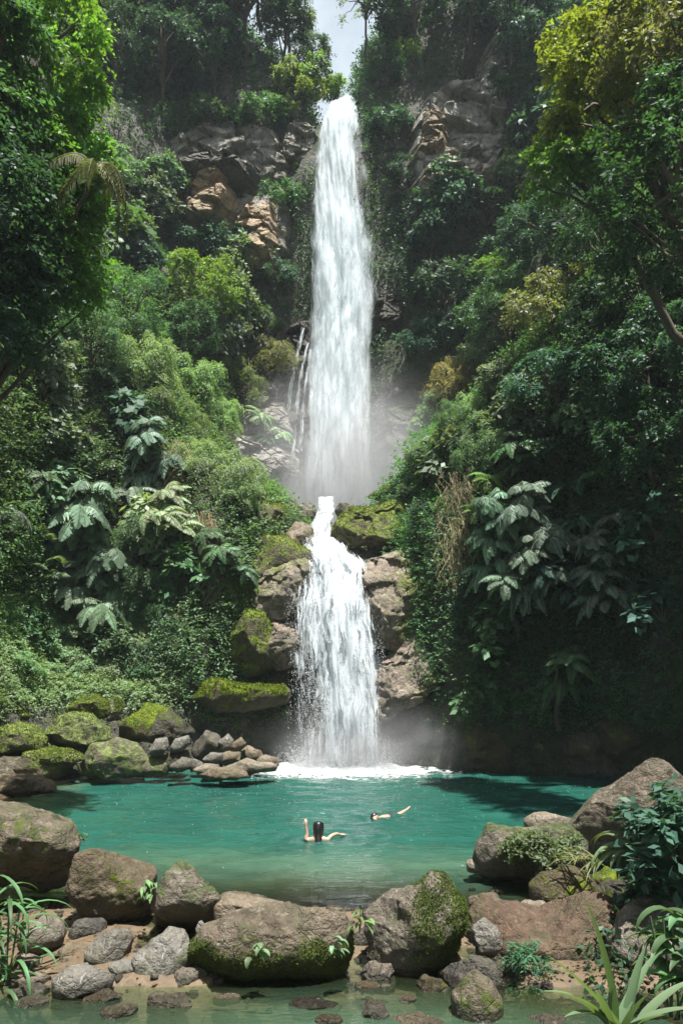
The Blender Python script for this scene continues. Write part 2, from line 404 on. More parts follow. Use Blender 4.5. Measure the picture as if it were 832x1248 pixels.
def vert_normals(V, T):
    n = np.zeros_like(V)
    fn = np.cross(V[T[:, 1]] - V[T[:, 0]], V[T[:, 2]] - V[T[:, 0]])
    for k in range(3): np.add.at(n, T[:, k], fn)
    return nrm(n)

def leaves_np(P, D, N, L, Wd, fold=0.18):
    """diamond leaves folded along the midrib. returns V, T"""
    n = len(P); L = np.broadcast_to(L, n)[:, None]; Wd = np.broadcast_to(Wd, n)[:, None]
    D = nrm(D); S = nrm(np.cross(D, N)); N = np.cross(S, D)
    V = np.empty((n, 4, 3))
    V[:, 0] = P
    mid = P + D * L * 0.45 + N * L * fold * 0.6
    V[:, 1] = mid + S * Wd / 2 ; V[:, 3] = mid - S * Wd / 2
    V[:, 1] -= N * Wd * fold; V[:, 3] -= N * Wd * fold
    V[:, 2] = P + D * L
    i = np.arange(n)[:, None] * 4
    T = np.concatenate([i + np.array([[0, 1, 2]]), i + np.array([[0, 2, 3]])])
    return V.reshape(-1, 3), T

def moss_tufts(V, T, mval, count, size):
    A, fn = tri_area_normals(V, T)
    mv = mval[T].mean(1)
    w = A * np.clip((mv - 0.42) * 4, 0, 1) * (0.25 + np.clip(fn[:, 2] + 0.4, 0, 1))
    if w.sum() <= 1e-6: return None
    k = rng.choice(len(T), count, p=w / w.sum())
    r1 = np.sqrt(rng.random(count)); r2 = rng.random(count)
    P = V[T[k, 0]] * (1 - r1)[:, None] + V[T[k, 1]] * (r1 * (1 - r2))[:, None] + V[T[k, 2]] * (r1 * r2)[:, None]
    D = nrm(fn[k] * 0.7 + rnd_unit(count) * 0.8 + np.array([0, 0, 0.2]))
    s = size * rng.uniform(0.5, 1.4, count)
    LV, LT = leaves_np(P - fn[k] * size * 0.2, D, rnd_unit(count), s, s * 0.55)
    return mesh_np("moss", LV, [LT], False, {"rnd": np.repeat(rng.random(count), 4)})

def cell_field(P, pts, vals):
    d1 = np.full(len(P), 1e9); d2 = np.full(len(P), 1e9); v = np.zeros(len(P))
    for q, val in zip(pts, vals):
        d = np.linalg.norm(P - q, axis=1)
        near = d < d1
        d2 = np.where(near, d1, np.minimum(d2, d)); d1 = np.where(near, d, d1); v = np.where(near, val, v)
    return v, d2 - d1

ROCKS = []
def rock(label, outline, Y, mat="brown", moss="none", ma=0.0, sub=4, depth=0.85, facets=14, rough=0.075, under=0.0, seed=None,
         name="boulder", cat="boulder", group=None, blocky=0.0, tufts=0, tuft_size=0.03, tuft_col=(0.07, 0.10, 0.012), yaw=0.0, lean=0.0):
    """outline: silhouette seen from the eye, as photo pixels at distance Y (a list of points or a box x0,y0,x1,y1)"""
    seed = seed if seed is not None else len(ROCKS) * 13 + 5
    r = np.random.default_rng(seed)
    if len(outline) == 4 and not hasattr(outline[0], "__len__"):
        x0, y0, x1, y1 = outline
        k = 14; th = np.linspace(0, 2 * PI, k, endpoint=False) + r.uniform(-0.15, 0.15, k)
        e = 0.75
        cx, sz = np.cos(th), np.sin(th)
        rr = r.uniform(0.86, 1.05, k)
        outline = [((x0 + x1) / 2 + (x1 - x0) / 2 * np.sign(c) * abs(c) ** e * q, (y0 + y1) / 2 - (y1 - y0) / 2 * np.sign(s) * abs(s) ** e * q) for c, s, q in zip(cx, sz, rr)]
    pts = np.array([W(px, py, Y) for px, py in outline])
    c = np.array([(pts[:, 0].min() + pts[:, 0].max()) / 2, Y, (pts[:, 2].min() + pts[:, 2].max()) / 2])
    c = 0.5 * c + 0.5 * pts.mean(0)
    poly = np.stack([pts[:, 0] - c[0], pts[:, 2] - c[2]], 1)
    V, T = ico(sub); d = V.copy()
    # facets that leave the silhouette alone
    s = np.ones(len(d)) * 1.02
    for _ in range(facets):
        n = nrm(r.normal(size=3) * np.array([0.8, 1.0, 0.8])); n[1] = np.sign(n[1]) * max(abs(n[1]), 0.45); n = nrm(n)
        dist = r.uniform(0.62, 0.93); q = d @ n
        s = np.minimum(s, np.where(q > 0.05, dist / np.maximum(q, 0.05), 9))
    p = d * s[:, None]
    rho = np.hypot(p[:, 0], p[:, 2]); th = np.arctan2(p[:, 2], p[:, 0])
    R = poly_radius(poly, th); f = np.clip(rho, 0, 1.2) ** 0.85
    size = math.sqrt(np.ptp(poly[:, 0]) * np.ptp(poly[:, 1])) / 2
    X = np.stack([R * np.cos(th) * f, np.sign(p[:, 1]) * np.abs(p[:, 1]) ** 0.8 * size * depth, R * np.sin(th) * f], 1)
    off = r.uniform(-50, 50, 3)
    Nv = vert_normals(X, T)
    q = X / size
    disp = fbm(q * 1.6 + off, 4, seed, 0.5) * rough * 1.5 - np.abs(fbm(q * 2.6 + off, 3, seed + 7)) * rough * 1.1 + fbm(q * 8 + off, 4, seed + 3, 0.6) * rough * 0.42
    X = X + Nv * (disp * size)[:, None]
    if blocky > 0:              # fractured into flat tilted blocks, laid in beds
        npt = int(70 if blocky > 0.1 else 40); ext = np.array([np.ptp(X[:, 0]) / 2, size * depth, np.ptp(X[:, 2]) / 2])
        cp = r.uniform(-1.1, 1.1, (npt, 3)) * ext * np.array([1, 0.0, 1])
        Q = X + np.stack([fbm(q * 2.0 + off + 9 * k, 3, seed + k) for k in range(3)], 1) * size * 0.10
        d1 = np.full(len(Q), 1e9); d2 = d1.copy(); h_ = np.zeros(len(Q))
        for cq in cp:
            dd = np.maximum(np.abs(Q[:, 0] - cq[0]) * r.uniform(0.7, 1.2), np.abs(Q[:, 2] - cq[2]) * r.uniform(1.2, 2.2))
            val = r.uniform(-1, 1) * size + r.uniform(-1.1, 1.1) * (Q[:, 0] - cq[0]) + r.uniform(-1.4, 0.7) * (Q[:, 2] - cq[2])
            near = dd < d1; d2 = np.where(near, d1, np.minimum(d2, dd)); h_ = np.where(near, val, h_); d1 = np.where(near, dd, d1)
        front = smooth(-Nv[:, 1], 0.0, 0.5)
        X[:, 1] -= front * (h_ * blocky - 0.35 * blocky * size * np.exp(-((d2 - d1) / (0.035 * size)) ** 2))
        X[:, 0] += (1 - front) * h_ * blocky * 0.35 * np.sign(X[:, 0]); X[:, 2] += (1 - front) * h_ * blocky * 0.3 * np.sign(X[:, 2])
    tt = (X[:, 2] - X[:, 2].min()) / np.ptp(X[:, 2])
    X[:, 1] += under * (1 - smooth(tt, 0.0, 0.6)) * size
    X[:, 1] += lean * (tt - 0.5) * size
    # turned towards the eye
    a = math.atan2(c[0], c[1])
    ca, sa = math.cos(a), math.sin(a)
    X = np.stack([X[:, 0] * ca + X[:, 1] * sa, -X[:, 0] * sa + X[:, 1] * ca, X[:, 2]], 1)
    Nv = vert_normals(X, T)
    if Nv[:, 0] @ X[:, 0] < 0: Nv = -Nv
    ms = {"none": np.full(len(X), -0.3), "top": 0.12 + 0.5 * Nv[:, 2] + 0.25 * fbm(q * np.array([3.0, 3.0, 0.7]) + off, 3, seed + 60), "front": 0.58 - 0.62 * smooth(tt, 0.4, 0.95) - 0.15 * smooth(-tt, -0.15, 0.0),
          "all": np.full(len(X), 0.55), "patch": np.full(len(X), 0.3), "right": 0.15 + 0.45 * Nv[:, 0] + 0.2 * Nv[:, 2] - 0.1, "inner": 0.25 + 0.6 * (X[:, 0] / np.ptp(X[:, 0]))}[moss] + ma
    ms = ms + 0.28 * fbm(q * 2.3 + off, 3, seed + 50)
    me = mesh_np(name, X, [T], not blocky > 0.1, {"moss": ms})
    o = link(name, me, M[mat], loc=tuple(c))
    tag(o, label, cat, group)
    if tufts:
        mm = moss_tufts(X, T, ms, tufts, tuft_size)
        if mm: link("moss", mm, M["moss_leaf"], o, color=tuft_col)
    ROCKS.append((o, c, X))
    return o

# foreground bar
rock("large brown lichen-flecked boulder cut by the left edge of the photo",
     [(-70,985),(-30,976),(0,976),(30,982),(62,998),(84,1006),(94,1030),(92,1062),(84,1092),(60,1110),(20,1106),(-30,1110),(-75,1090),(-85,1030)], 11.4, "brown", "patch", 0.12, 6, 0.9, 10, 0.06, 0.7)
rock("squarish brown boulder between the left-edge boulder and the round mossy one",
     [(94,1038),(110,1034),(140,1040),(172,1052),(190,1062),(196,1090),(190,1120),(176,1136),(150,1138),(120,1128),(96,1112),(84,1080)], 10.7, "brown", "patch", 0.06, 6, 0.85, 10, 0.06, 0.6)
rock("dome-shaped boulder with green moss at the pool's near left corner",
     [(192,1078),(200,1058),(218,1047),(236,1054),(256,1070),(270,1090),(272,1112),(262,1128),(240,1150),(210,1150),(190,1130),(186,1100)], 10.4, "brown", "top", 0.16, 6, 0.9, 9, 0.06, 0.8)
rock("small brown boulder under the left-edge boulder", [(24,1128),(50,1113),(74,1124),(86,1140),(82,1156),(60,1168),(36,1170),(22,1150)], 9.6, "brown", "none", 0, 4, 0.9, 8, 0.04, 0.3)
rock("low tan stone in the sand below the small brown boulder", (14, 1162, 48, 1186), 9.2, "pale", "none", 0, 4)
rock("smooth pale grey boulder with a white streak on the sand", [(104,1160),(118,1142),(138,1133),(156,1136),(164,1150),(160,1172),(140,1182),(112,1180)], 9.2, "grey", "none", 0, 4, 0.9, 6, 0.03, 0.1)
rock("flat tan slab beside the smooth pale grey boulder", (70, 1150, 122, 1182), 9.5, "pale", "none", 0, 4)
rock("grey-green stone split by a dark hollow beside the long mossy boulder", [(162,1162),(185,1146),(206,1133),(226,1138),(234,1160),(228,1182),(214,1204),(186,1206),(166,1190)], 9.0, "grey", "patch", 0.0, 5, 0.9, 8, 0.07, 0.1)
rock("rough grey stone lying at the shallow water's edge", [(66,1190),(86,1176),(120,1176),(142,1186),(138,1204),(110,1216),(76,1222),(66,1210)], 8.5, "grey", "none", 0, 5, 0.9, 8, 0.06, 0.1)
rock("tan slab at the sand's wet edge", (140, 1178, 186, 1204), 8.9, "pale", "none", 0, 4)
rock("tan slab in the shallow water by the left edge", (18, 1184, 66, 1208), 8.7, "pale", "none", -0.1, 4)
rock("long flat-topped boulder with a thick mossy front in the middle of the bar",
     [(234,1150),(246,1128),(280,1112),(330,1101),(380,1100),(425,1106),(442,1124),(438,1152),(424,1184),(404,1204),(360,1212),(300,1212),(256,1206),(236,1186)], 8.9, "brown", "front", 0.2, 6, 0.6, 12, 0.06, 0.3, tufts=16000, tuft_size=0.024)
rock("pointed boulder with moss down its right flank beside the long flat-topped one",
     [(430,1110),(460,1094),(490,1080),(512,1064),(526,1051),(540,1056),(552,1076),(566,1096),(570,1130),(566,1164),(548,1192),(520,1202),(490,1198),(474,1186),(440,1170),(432,1140)], 9.3, "brown", "inner", 0.22, 6, 0.8, 9, 0.06, 0.15, tufts=12000, tuft_size=0.024)
rock("pale stone at the water behind the long flat-topped boulder", [(262,1100),(276,1088),(310,1096),(345,1102),(350,1122),(300,1128),(262,1122)], 10.3, "pale", "none", 0, 4)
rock("thin upright grey stone leaning on the long flat-topped boulder", [(236,1130),(244,1120),(252,1124),(256,1140),(252,1158),(238,1156)], 9.5, "grey", "none", 0, 3)
rock("broad reddish boulder behind the ferny plant",
     [(572,1120),(590,1102),(620,1104),(650,1112),(680,1094),(712,1082),(744,1084),(764,1110),(772,1150),(776,1190),(764,1216),(720,1226),(670,1220),(620,1210),(580,1180)], 9.9, "red", "none", 0.12, 6, 0.75, 10, 0.06, 0.2)
rock("white-streaked stone wedged left of the broad reddish boulder", [(574,1128),(590,1118),(606,1130),(612,1152),(600,1166),(580,1164)], 9.3, "grey", "none", 0, 4)
rock("pale rounded stone on top of the broad reddish boulder's left end", [(632,1102),(645,1094),(664,1098),(668,1110),(650,1114),(634,1112)], 10.9, "pale", "none", 0, 3)
rock("round olive boulder with pale lichen in front of the shrub-covered boulder", [(645,1080),(660,1062),(684,1053),(712,1060),(726,1078),(722,1098),(700,1110),(664,1110),(646,1098)], 11.6, "olive", "patch", 0.1, 5, 0.9, 6, 0.04)
rock("small yellow-mossed stone beside the round olive boulder", [(722,1068),(738,1056),(754,1062),(758,1078),(744,1088),(724,1084)], 11.6, "olive", "top", 0.3, 4)
rock("flat boulder covered by a grey-green shrub on the pool's right shore", [(576,1050),(584,1024),(596,1006),(640,1002),(690,1000),(712,1020),(712,1052),(700,1076),(650,1082),(604,1078),(580,1068)], 12.8, "brown", "top", 0.15, 5, 0.8, 9, 0.05, 0.3)
rock("smooth pinkish boulder behind the shrub-covered boulder", [(638,1000),(650,992),(676,989),(700,996),(704,1012),(670,1020),(640,1014)], 14.2, "pale", "none", 0, 4, 0.9, 4, 0.02)
rock("huge triangular brown boulder at the pool's right edge", 
     [(690,1014),(702,996),(724,972),(752,944),(776,924),(792,918),(806,926),(822,944),(846,962),(866,1000),(864,1050),(820,1064),(760,1058),(714,1050),(694,1036)], 13.4, "brown", "none", -0.05, 6, 0.7, 9, 0.05, 0.2)
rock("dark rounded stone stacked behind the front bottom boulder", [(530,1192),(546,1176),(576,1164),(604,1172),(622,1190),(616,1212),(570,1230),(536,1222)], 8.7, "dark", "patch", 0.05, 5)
rock("egg-shaped brown boulder at the bottom of the photo", [(550,1206),(562,1188),(580,1182),(600,1196),(612,1218),(612,1244),(600,1268),(566,1270),(550,1244)], 8.0, "brown", "patch", 0.18, 5, 0.9, 7, 0.05, 0.1)
rock("low tan slab awash at the bottom of the photo", [(468,1248),(484,1238),(516,1232),(540,1240),(546,1258),(510,1270),(474,1264)], 7.8, "pale", "none", 0, 4)
rock("brown stone under the sword-leaved plant at the bottom edge", (636, 1232, 700, 1276), 7.8, "brown", "none", 0, 4)
rock("small grey stone beside the egg-shaped boulder at the bottom edge", (604, 1238, 634, 1264), 7.9, "grey", "none", 0, 3)
rock("tan wet stone awash under the long mossy boulder", (258, 1210, 296, 1226), 8.35, "ledge", "none", 0, 3)
rock("flat tan stone between the long boulder and the pointed boulder", (430, 1196, 466, 1212), 8.6, "ledge", "none", 0, 3)
rock("shaded brown rock between the broad reddish boulder and the dark right shrub", [(740,1140),(766,1106),(810,1090),(860,1110),(880,1180),(850,1240),(780,1250),(744,1200)], 9.3, "brown", "patch", 0.05, 5, 0.8, 9, 0.06)
rock("shaded rock under the drooping plant behind the broad reddish boulder", [(716,1100),(736,1076),(790,1060),(850,1070),(860,1120),(800,1140),(730,1130)], 10.6, "dark", "patch", 0.1, 4)
rock("low mossy rock in front of the broad reddish boulder", [(600,1226),(640,1212),(700,1216),(744,1226),(752,1250),(690,1266),(616,1256)], 8.5, "olive", "patch", 0.05, 5)
rock("brown rock between the egg-shaped boulder and the broad reddish boulder", [(598,1180),(622,1168),(652,1180),(660,1216),(640,1236),(606,1226)], 9.0, "brown", "patch", 0.05, 4)
rock("dark brown stone hidden behind the sword-leaved plant", (700, 1190, 800, 1290), 8.6, "brown", "patch", 0, 4)
rock("added dark rock painting shade into the gap behind the two left boulders", (60, 1082, 130, 1150), 11.6, "dark", "none", 0, 4)  # added dark rock, its colour stands in for the gap's shade
rock("added dark rock standing for shade in the hollow under the dome-shaped boulder", (180, 1100, 250, 1150), 11.0, "dark", "none", 0, 4)  # added to darken the hollow, shade put into the stone colour
rock("added dark stone as shade deep between the long boulder and the pointed boulder", (420, 1120, 500, 1200), 10.0, "dark", "none", 0, 4)  # dark filler for the shaded gap between the boulders
rock("tan stone at the waterline of the shrub-covered boulder", (566, 1044, 590, 1066), 12.9, "ledge", "none", 0, 3)
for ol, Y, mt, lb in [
 ((84,1118,132,1156),10.2,"dark","added dark rock as shade in the hollow under the squarish brown boulder"),((18,1142,44,1166),9.9,"brown","small brown rock against the strap-leaved plant"),  # the dark rock in the hollow is added as painted shade
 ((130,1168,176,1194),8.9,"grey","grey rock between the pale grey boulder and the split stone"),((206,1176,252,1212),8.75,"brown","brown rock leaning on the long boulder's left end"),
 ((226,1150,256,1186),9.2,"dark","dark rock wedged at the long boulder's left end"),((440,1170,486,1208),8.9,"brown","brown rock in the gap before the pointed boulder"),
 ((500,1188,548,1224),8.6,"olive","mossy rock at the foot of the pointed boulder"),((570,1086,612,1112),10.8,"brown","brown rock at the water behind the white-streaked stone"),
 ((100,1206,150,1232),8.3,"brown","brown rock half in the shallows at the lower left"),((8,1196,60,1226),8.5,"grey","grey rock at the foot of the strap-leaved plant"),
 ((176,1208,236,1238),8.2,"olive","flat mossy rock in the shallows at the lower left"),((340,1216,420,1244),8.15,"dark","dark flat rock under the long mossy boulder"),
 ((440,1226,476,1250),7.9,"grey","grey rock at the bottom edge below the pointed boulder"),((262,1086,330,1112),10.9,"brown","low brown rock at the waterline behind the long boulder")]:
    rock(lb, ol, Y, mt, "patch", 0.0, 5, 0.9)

# stones lying in the shallows and on the sand
k = 0
for px, py, w_, mt, lb in [
 (128,1199,9,"pale","small tan pebble"),(190,1216,11,"grey","grey pebble"),(42,1222,20,"olive","broad drowned stone"),(146,1236,26,"olive","big drowned stone"),(226,1226,9,"pale","drowned tan stone"),
 (452,1226,17,"olive","olive stone"),(497,1219,12,"pale","tan flat stone"),(400,1244,18,"olive","dim drowned stone"),(522,1206,8,"grey","grey cobble"),(470,1202,6,"pale","pale cobble"),
 (524,1068,8,"grey","grey cobble in the shallows"),(606,1088,9,"pale","tan cobble in the shallows"),(590,1096,6,"dark","dark cobble in the shallows"),(575,1084,5,"dark","tiny dark cobble in the shallows"),(302,1106,10,"pale","tan cobble at the waterline")]:
    Y = yw(py, 0.0)
    rock(lb + " " + ["on the wet sand", "in the clear shallows"][py > 1206] + [" at the bottom left", " left of the long mossy boulder", " below the long mossy boulder", " below the pointed boulder", " near the right shore"][min(4, int(px // 130))],
         (px - w_, py - w_ * 0.45, px + w_, py + w_ * 0.45), Y, mt, "none", 0, 3, 0.9, 6, 0.05, name="stone", cat="stone", group="loose stones of the near bar")

# left bank: mossy rocks and the grey stones on the spit
B = "mossy rocks of the left bank"
for ol, Y, mt, ms, ma, lb in [
 ([(-20,900),(0,884),(24,880),(46,886),(58,900),(56,916),(30,924),(-10,924)], 24.2, "olive", "top", 0.35, "bright yellow-green mossy dome rock at the left edge above the tan stone"),
 ([(-20,870),(0,862),(20,862),(34,872),(30,890),(0,896)], 25.2, "olive", "top", 0.35, "small mossy rock behind the bright dome rock at the left edge"),
 ([(50,894),(66,876),(88,868),(112,872),(134,886),(138,904),(110,916),(64,912)], 24.6, "olive", "top", 0.3, "long moss-backed rock beside the bright dome rock"),
 ([(84,862),(100,850),(118,845),(132,856),(136,874),(112,880),(90,874)], 25.6, "olive", "top", 0.3, "moss-capped rock at the foot of the pale green slope"),
 ([(124,862),(140,850),(150,854),(148,876),(130,882)], 25.7, "olive", "top", 0.2, "narrow mossy rock with a dark cleft below the slope"),
 ([(144,884),(160,868),(180,856),(204,862),(224,878),(236,894),(226,904),(196,900),(166,906),(146,902)], 25.4, "olive", "top", 0.22, "tall dark-fronted rock with a moss cape above the grey stones"),
 ([(176,898),(190,872),(206,860),(222,872),(238,894),(226,906),(196,912)], 25.2, "dark", "top", 0.1, "black overhanging rock right of the moss cape"),
 ([(90,930),(110,906),(140,898),(168,906),(180,924),(176,944),(130,950),(96,948)], 24.0, "olive", "patch", 0.1, "broad brown waterline rock under the moss cape"),
 ([(30,916),(60,908),(90,912),(100,932),(80,950),(40,952),(20,936)], 23.8, "olive", "top", 0.15, "low brown waterline rock under the bright dome rock"),
 ([(50,922),(72,912),(96,918),(104,926),(84,932),(56,932)], 23.5, "olive", "top", 0.45, "small bright moss cushion rock before the brown waterline rocks"),
 ([(-10,936),(6,920),(28,924),(36,944),(20,958),(-10,958)], 23.6, "brown", "top", 0.0, "brown stone at the left edge behind the tan flat stone"),
 ([(-20,960),(0,944),(22,940),(48,944),(66,956),(68,966),(40,970),(-20,970)], 21.8, "pale", "none", 0, "pale tan flat stone lying in the pool at the left edge"),
 ([(160,936),(176,920),(196,916),(208,930),(204,944),(170,946)], 24.2, "olive", "patch", 0.05, "dull green waterline rock before the black overhanging rock"),
 ([(196,922),(214,908),(230,914),(234,934),(216,942),(198,940)], 24.4, "dark", "top", 0.05, "dark waterline rock left of the grey stones"),
 ]:
    rock(lb, ol, Y, mt, ms, ma + (0.14 if mt == "olive" else 0.0), 5, 0.9, 10, 0.075, tufts=3600 if ms == "top" and ma > 0.1 else 0, tuft_size=0.045, tuft_col=(0.135, 0.18, 0.022), group=B, name="mossy_rock", cat="rock")
S = "grey stones heaped on the left spit"
for ol, Y, mt, lb in [
 ([(182,914),(190,900),(204,898),(206,910),(196,922),(184,922)], 24.0, "grey", "smooth slate-grey stone propped on the dark waterline rock"),
 ([(206,910),(214,900),(230,896),(232,906),(222,916),(208,918)], 24.2, "grey", "second smooth slate-grey stone leaning against the first"),
 ([(232,916),(236,902),(252,886),(268,896),(274,912),(260,924),(238,926)], 25.2, "grey", "angular grey stone with a pointed top at the back of the heap"),
 ([(266,904),(278,894),(286,900),(284,914),(270,918)], 25.0, "grey", "pale block next to the pointed stone"),
 ([(280,908),(294,898),(300,906),(292,918),(282,918)], 25.0, "pale", "tan block at the right of the heap"),
 ([(246,926),(256,916),(272,918),(274,928),(258,934)], 24.2, "grey", "round grey cobble in the middle of the heap"),
 ([(206,934),(222,922),(238,926),(240,938),(216,942)], 23.6, "grey", "pale cobble at the waterline left of the spit"),
 ([(262,922),(280,914),(296,916),(292,928),(268,930)], 24.6, "pale", "long tan cobble lying across the heap"),
 ([(292,916),(302,908),(318,914),(322,926),(300,930)], 25.4, "pale", "tan boulder where the spit meets the spray"),
 ([(312,926),(324,918),(340,924),(340,934),(318,936)], 25.2, "pale", "low white-washed stone at the tip of the spit"),
 ([(234,938),(250,930),(268,932),(270,942),(244,944)], 23.4, "pale", "flat tan stone at the spit's wet edge"),
 ([(228,934),(236,924),(248,930),(246,940),(232,942)], 23.8, "grey", "dark-sided cobble before the round grey cobble"),
 ([(270,936),(300,924),(336,930),(340,940),(300,946),(268,946)], 23.9, "pale", "broad pale sandstone slab forming the spit"),
 ([(238,944),(262,934),(300,938),(304,948),(250,952)], 23.3, "pale", "half-drowned tan slab at the near side of the spit")]:
    rock(lb, ol, Y, mt, "none", 0, 4, 0.95, 6, 0.045, group=S, name="stone", cat="stone")

# the ledges beside the lower fall
L = dict(sub=5, tuft_size=0.06)
rock("mossy boulder bulging over the right side of the chute", [(402,668),(406,640),(420,622),(446,612),(480,602),(504,600),(512,630),(510,660),(480,676),(440,684),(412,682)], 31.0, "olive", "top", 0.42, 6, 0.8, 9, 0.08, blocky=0.07, lean=0.5, tufts=6000, tuft_size=0.06, tuft_col=(0.12, 0.15, 0.015), name="mossy_boulder")
rock("flat mossy rock behind the bulging boulder", [(448,606),(470,592),(500,586),(520,592),(520,612),(480,616)], 33.5, "olive", "top", 0.35, 4, 0.9, 8, 0.06, tufts=2000, tuft_size=0.06, tuft_col=(0.10, 0.14, 0.02), name="mossy_rock", cat="rock")
rock("grey rock closing the chute behind the bulging boulder", [(404,622),(412,612),(430,612),(440,626),(420,640)], 33.5, "grey", "patch", 0, 4, name="rock", cat="rock")
rock("brown slab sloping to the fall with gold moss on its back", [(430,700),(444,682),(490,664),(520,656),(534,690),(532,744),(514,772),(482,792),(458,790),(446,750),(438,716)], 28.9, "ledge", "inner", 0.2, 6, 0.7, 9, 0.07, 0.15, blocky=0.09, lean=0.95, tufts=3500, tuft_size=0.05, tuft_col=(0.14, 0.145, 0.012), name="ledge_rock", cat="ledge rock")
rock("lower pale slab with a green-mossed outer edge right of the fall", [(446,836),(462,800),(490,770),(516,752),(532,772),(540,824),(524,848),(494,864),(464,888),(450,866)], 28.0, "ledge", "inner", 0.05, 6, 0.7, 9, 0.07, 0.15, blocky=0.09, lean=0.9, tufts=2500, tuft_size=0.05, tuft_col=(0.10, 0.15, 0.014), name="ledge_rock", cat="ledge rock")
rock("dark wet rock below the lower pale slab", [(462,880),(470,850),(510,834),(548,850),(560,900),(540,940),(480,944)], 28.4, "dark", "none", 0, 5, 0.6, 9, 0.06, name="rock", cat="rock")
rock("brown slab jutting to the left side of the fall below the moss shelf", [(308,752),(306,716),(318,690),(344,682),(372,678),(384,690),(376,714),(366,744),(340,760)], 28.9, "ledge", "top", 0.15, 6, 0.8, 8, 0.07, 0.2, blocky=0.09, lean=0.6, name="ledge_rock", cat="ledge rock")
rock("mossy shelf rock left of the chute", [(296,712),(300,676),(322,656),(350,654),(380,674),(382,694),(350,706),(322,716)], 29.7, "olive", "top", 0.3, 5, 0.9, 8, 0.06, tufts=3000, tuft_size=0.06, tuft_col=(0.13, 0.15, 0.014), name="mossy_rock", cat="rock")
rock("brown rock touching the chute's left side", [(336,690),(344,650),(360,636),(382,642),(384,676),(362,692)], 30.4, "ledge", "patch", 0.05, 5, lean=0.5, name="rock", cat="rock")
rock("gold-green mossy rock above the shelf left of the chute", [(294,676),(298,626),(318,604),(344,612),(356,638),(344,672),(318,682)], 31.3, "olive", "top", 0.32, 5, 0.9, 8, 0.07, tufts=3000, tuft_size=0.06, tuft_col=(0.12, 0.14, 0.02), name="mossy_rock", cat="rock")
rock("grey boulder at the head of the chute on the left", [(338,636),(340,620),(352,610),(366,614),(372,632),(356,642)], 33.0, "grey", "patch", 0.05, 4, name="rock", cat="rock")
rock("square grey-green boulder against the chute's top", [(360,636),(362,616),(374,610),(386,614),(386,634),(374,642)], 33.2, "grey", "patch", 0.15, 4, name="rock", cat="rock")
rock("dark round stone tucked under the gold-green mossy rock", [(312,664),(318,654),(330,654),(334,668),(322,676)], 30.6, "dark", "none", 0, 4, name="stone", cat="stone")
rock("wet brown knuckle of rock left of the fall at half height", [(306,802),(310,764),(332,746),(362,750),(378,774),(370,804),(336,818)], 28.6, "ledge", "none", 0.15, 6, 0.8, 9, 0.09, 0.3, blocky=0.09, lean=0.5, name="ledge_rock", cat="ledge rock")
rock("mossy nose of rock beside the wet brown knuckle", [(274,812),(278,770),(300,742),(326,744),(340,776),(336,812),(306,826)], 28.5, "olive", "top", 0.4, 5, 0.9, 8, 0.08, 0.2, tufts=4000, tuft_size=0.07, tuft_col=(0.09, 0.14, 0.012), name="mossy_rock", cat="rock")
rock("overhanging ledge with orange and green moss above the dark cave", [(236,850),(244,832),(262,824),(290,832),(320,834),(346,836),(350,850),(336,862),(300,866),(260,870)], 27.6, "olive", "top", 0.4, 5, 0.8, 8, 0.08, 0.3, tufts=6000, tuft_size=0.07, tuft_col=(0.11, 0.145, 0.012), name="ledge_rock", cat="ledge rock")
rock("grey end of the overhanging ledge wetted by the fall", [(322,852),(330,836),(346,832),(356,842),(352,858),(334,864)], 27.8, "brown", "none", 0, 4, 0.8, 8, 0.08, 0.2, name="ledge_rock", cat="ledge rock")
# dark rocks along the far right shore
R_ = "dark rocks under the right wall"
for (bx, Y, lb) in [((560,872,632,946),27.3,"dark sloping rock at the water right of the fall's mist"),((600,850,668,910),27.2,"dark mossy hump above the sloping rock"),((640,890,700,944),26.6,"low brown-black rock in the middle of the right shore"),
                    ((690,886,752,946),25.6,"black rock near the huge triangular boulder"),((664,846,730,900),26.2,"dim mossy rock above the black rock"),((724,860,800,930),24.8,"shadowed rock behind the triangular boulder's tip"),((540,840,590,900),28.3,"wet black rock at the cave's right side")]:
    rock(lb, bx, Y, "olive", "patch", 0.08, 5, 0.8, 9, 0.08, group=R_, name="rock", cat="rock", blocky=0.06)

# bare cliff faces: panels broken into tilted blocks and beds
def in_poly_dist(px, pz, poly):
    """signed distance (positive inside) to a polygon"""
    d = np.full(px.shape, 1e9); ins = np.zeros(px.shape, bool)
    A = poly; B = np.roll(poly, -1, 0)
    for (x1, z1), (x2, z2) in zip(A, B):
        ex, ez = x2 - x1, z2 - z1
        t = np.clip(((px - x1) * ex + (pz - z1) * ez) / (ex * ex + ez * ez + 1e-9), 0, 1)
        d = np.minimum(d, np.hypot(px - x1 - t * ex, pz - z1 - t * ez))
        cr = ((z1 > pz) != (z2 > pz)) & (px < (x2 - x1) * (pz - z1) / (z2 - z1 + 1e-12) + x1)
        ins ^= cr
    return np.where(ins, d, -d)

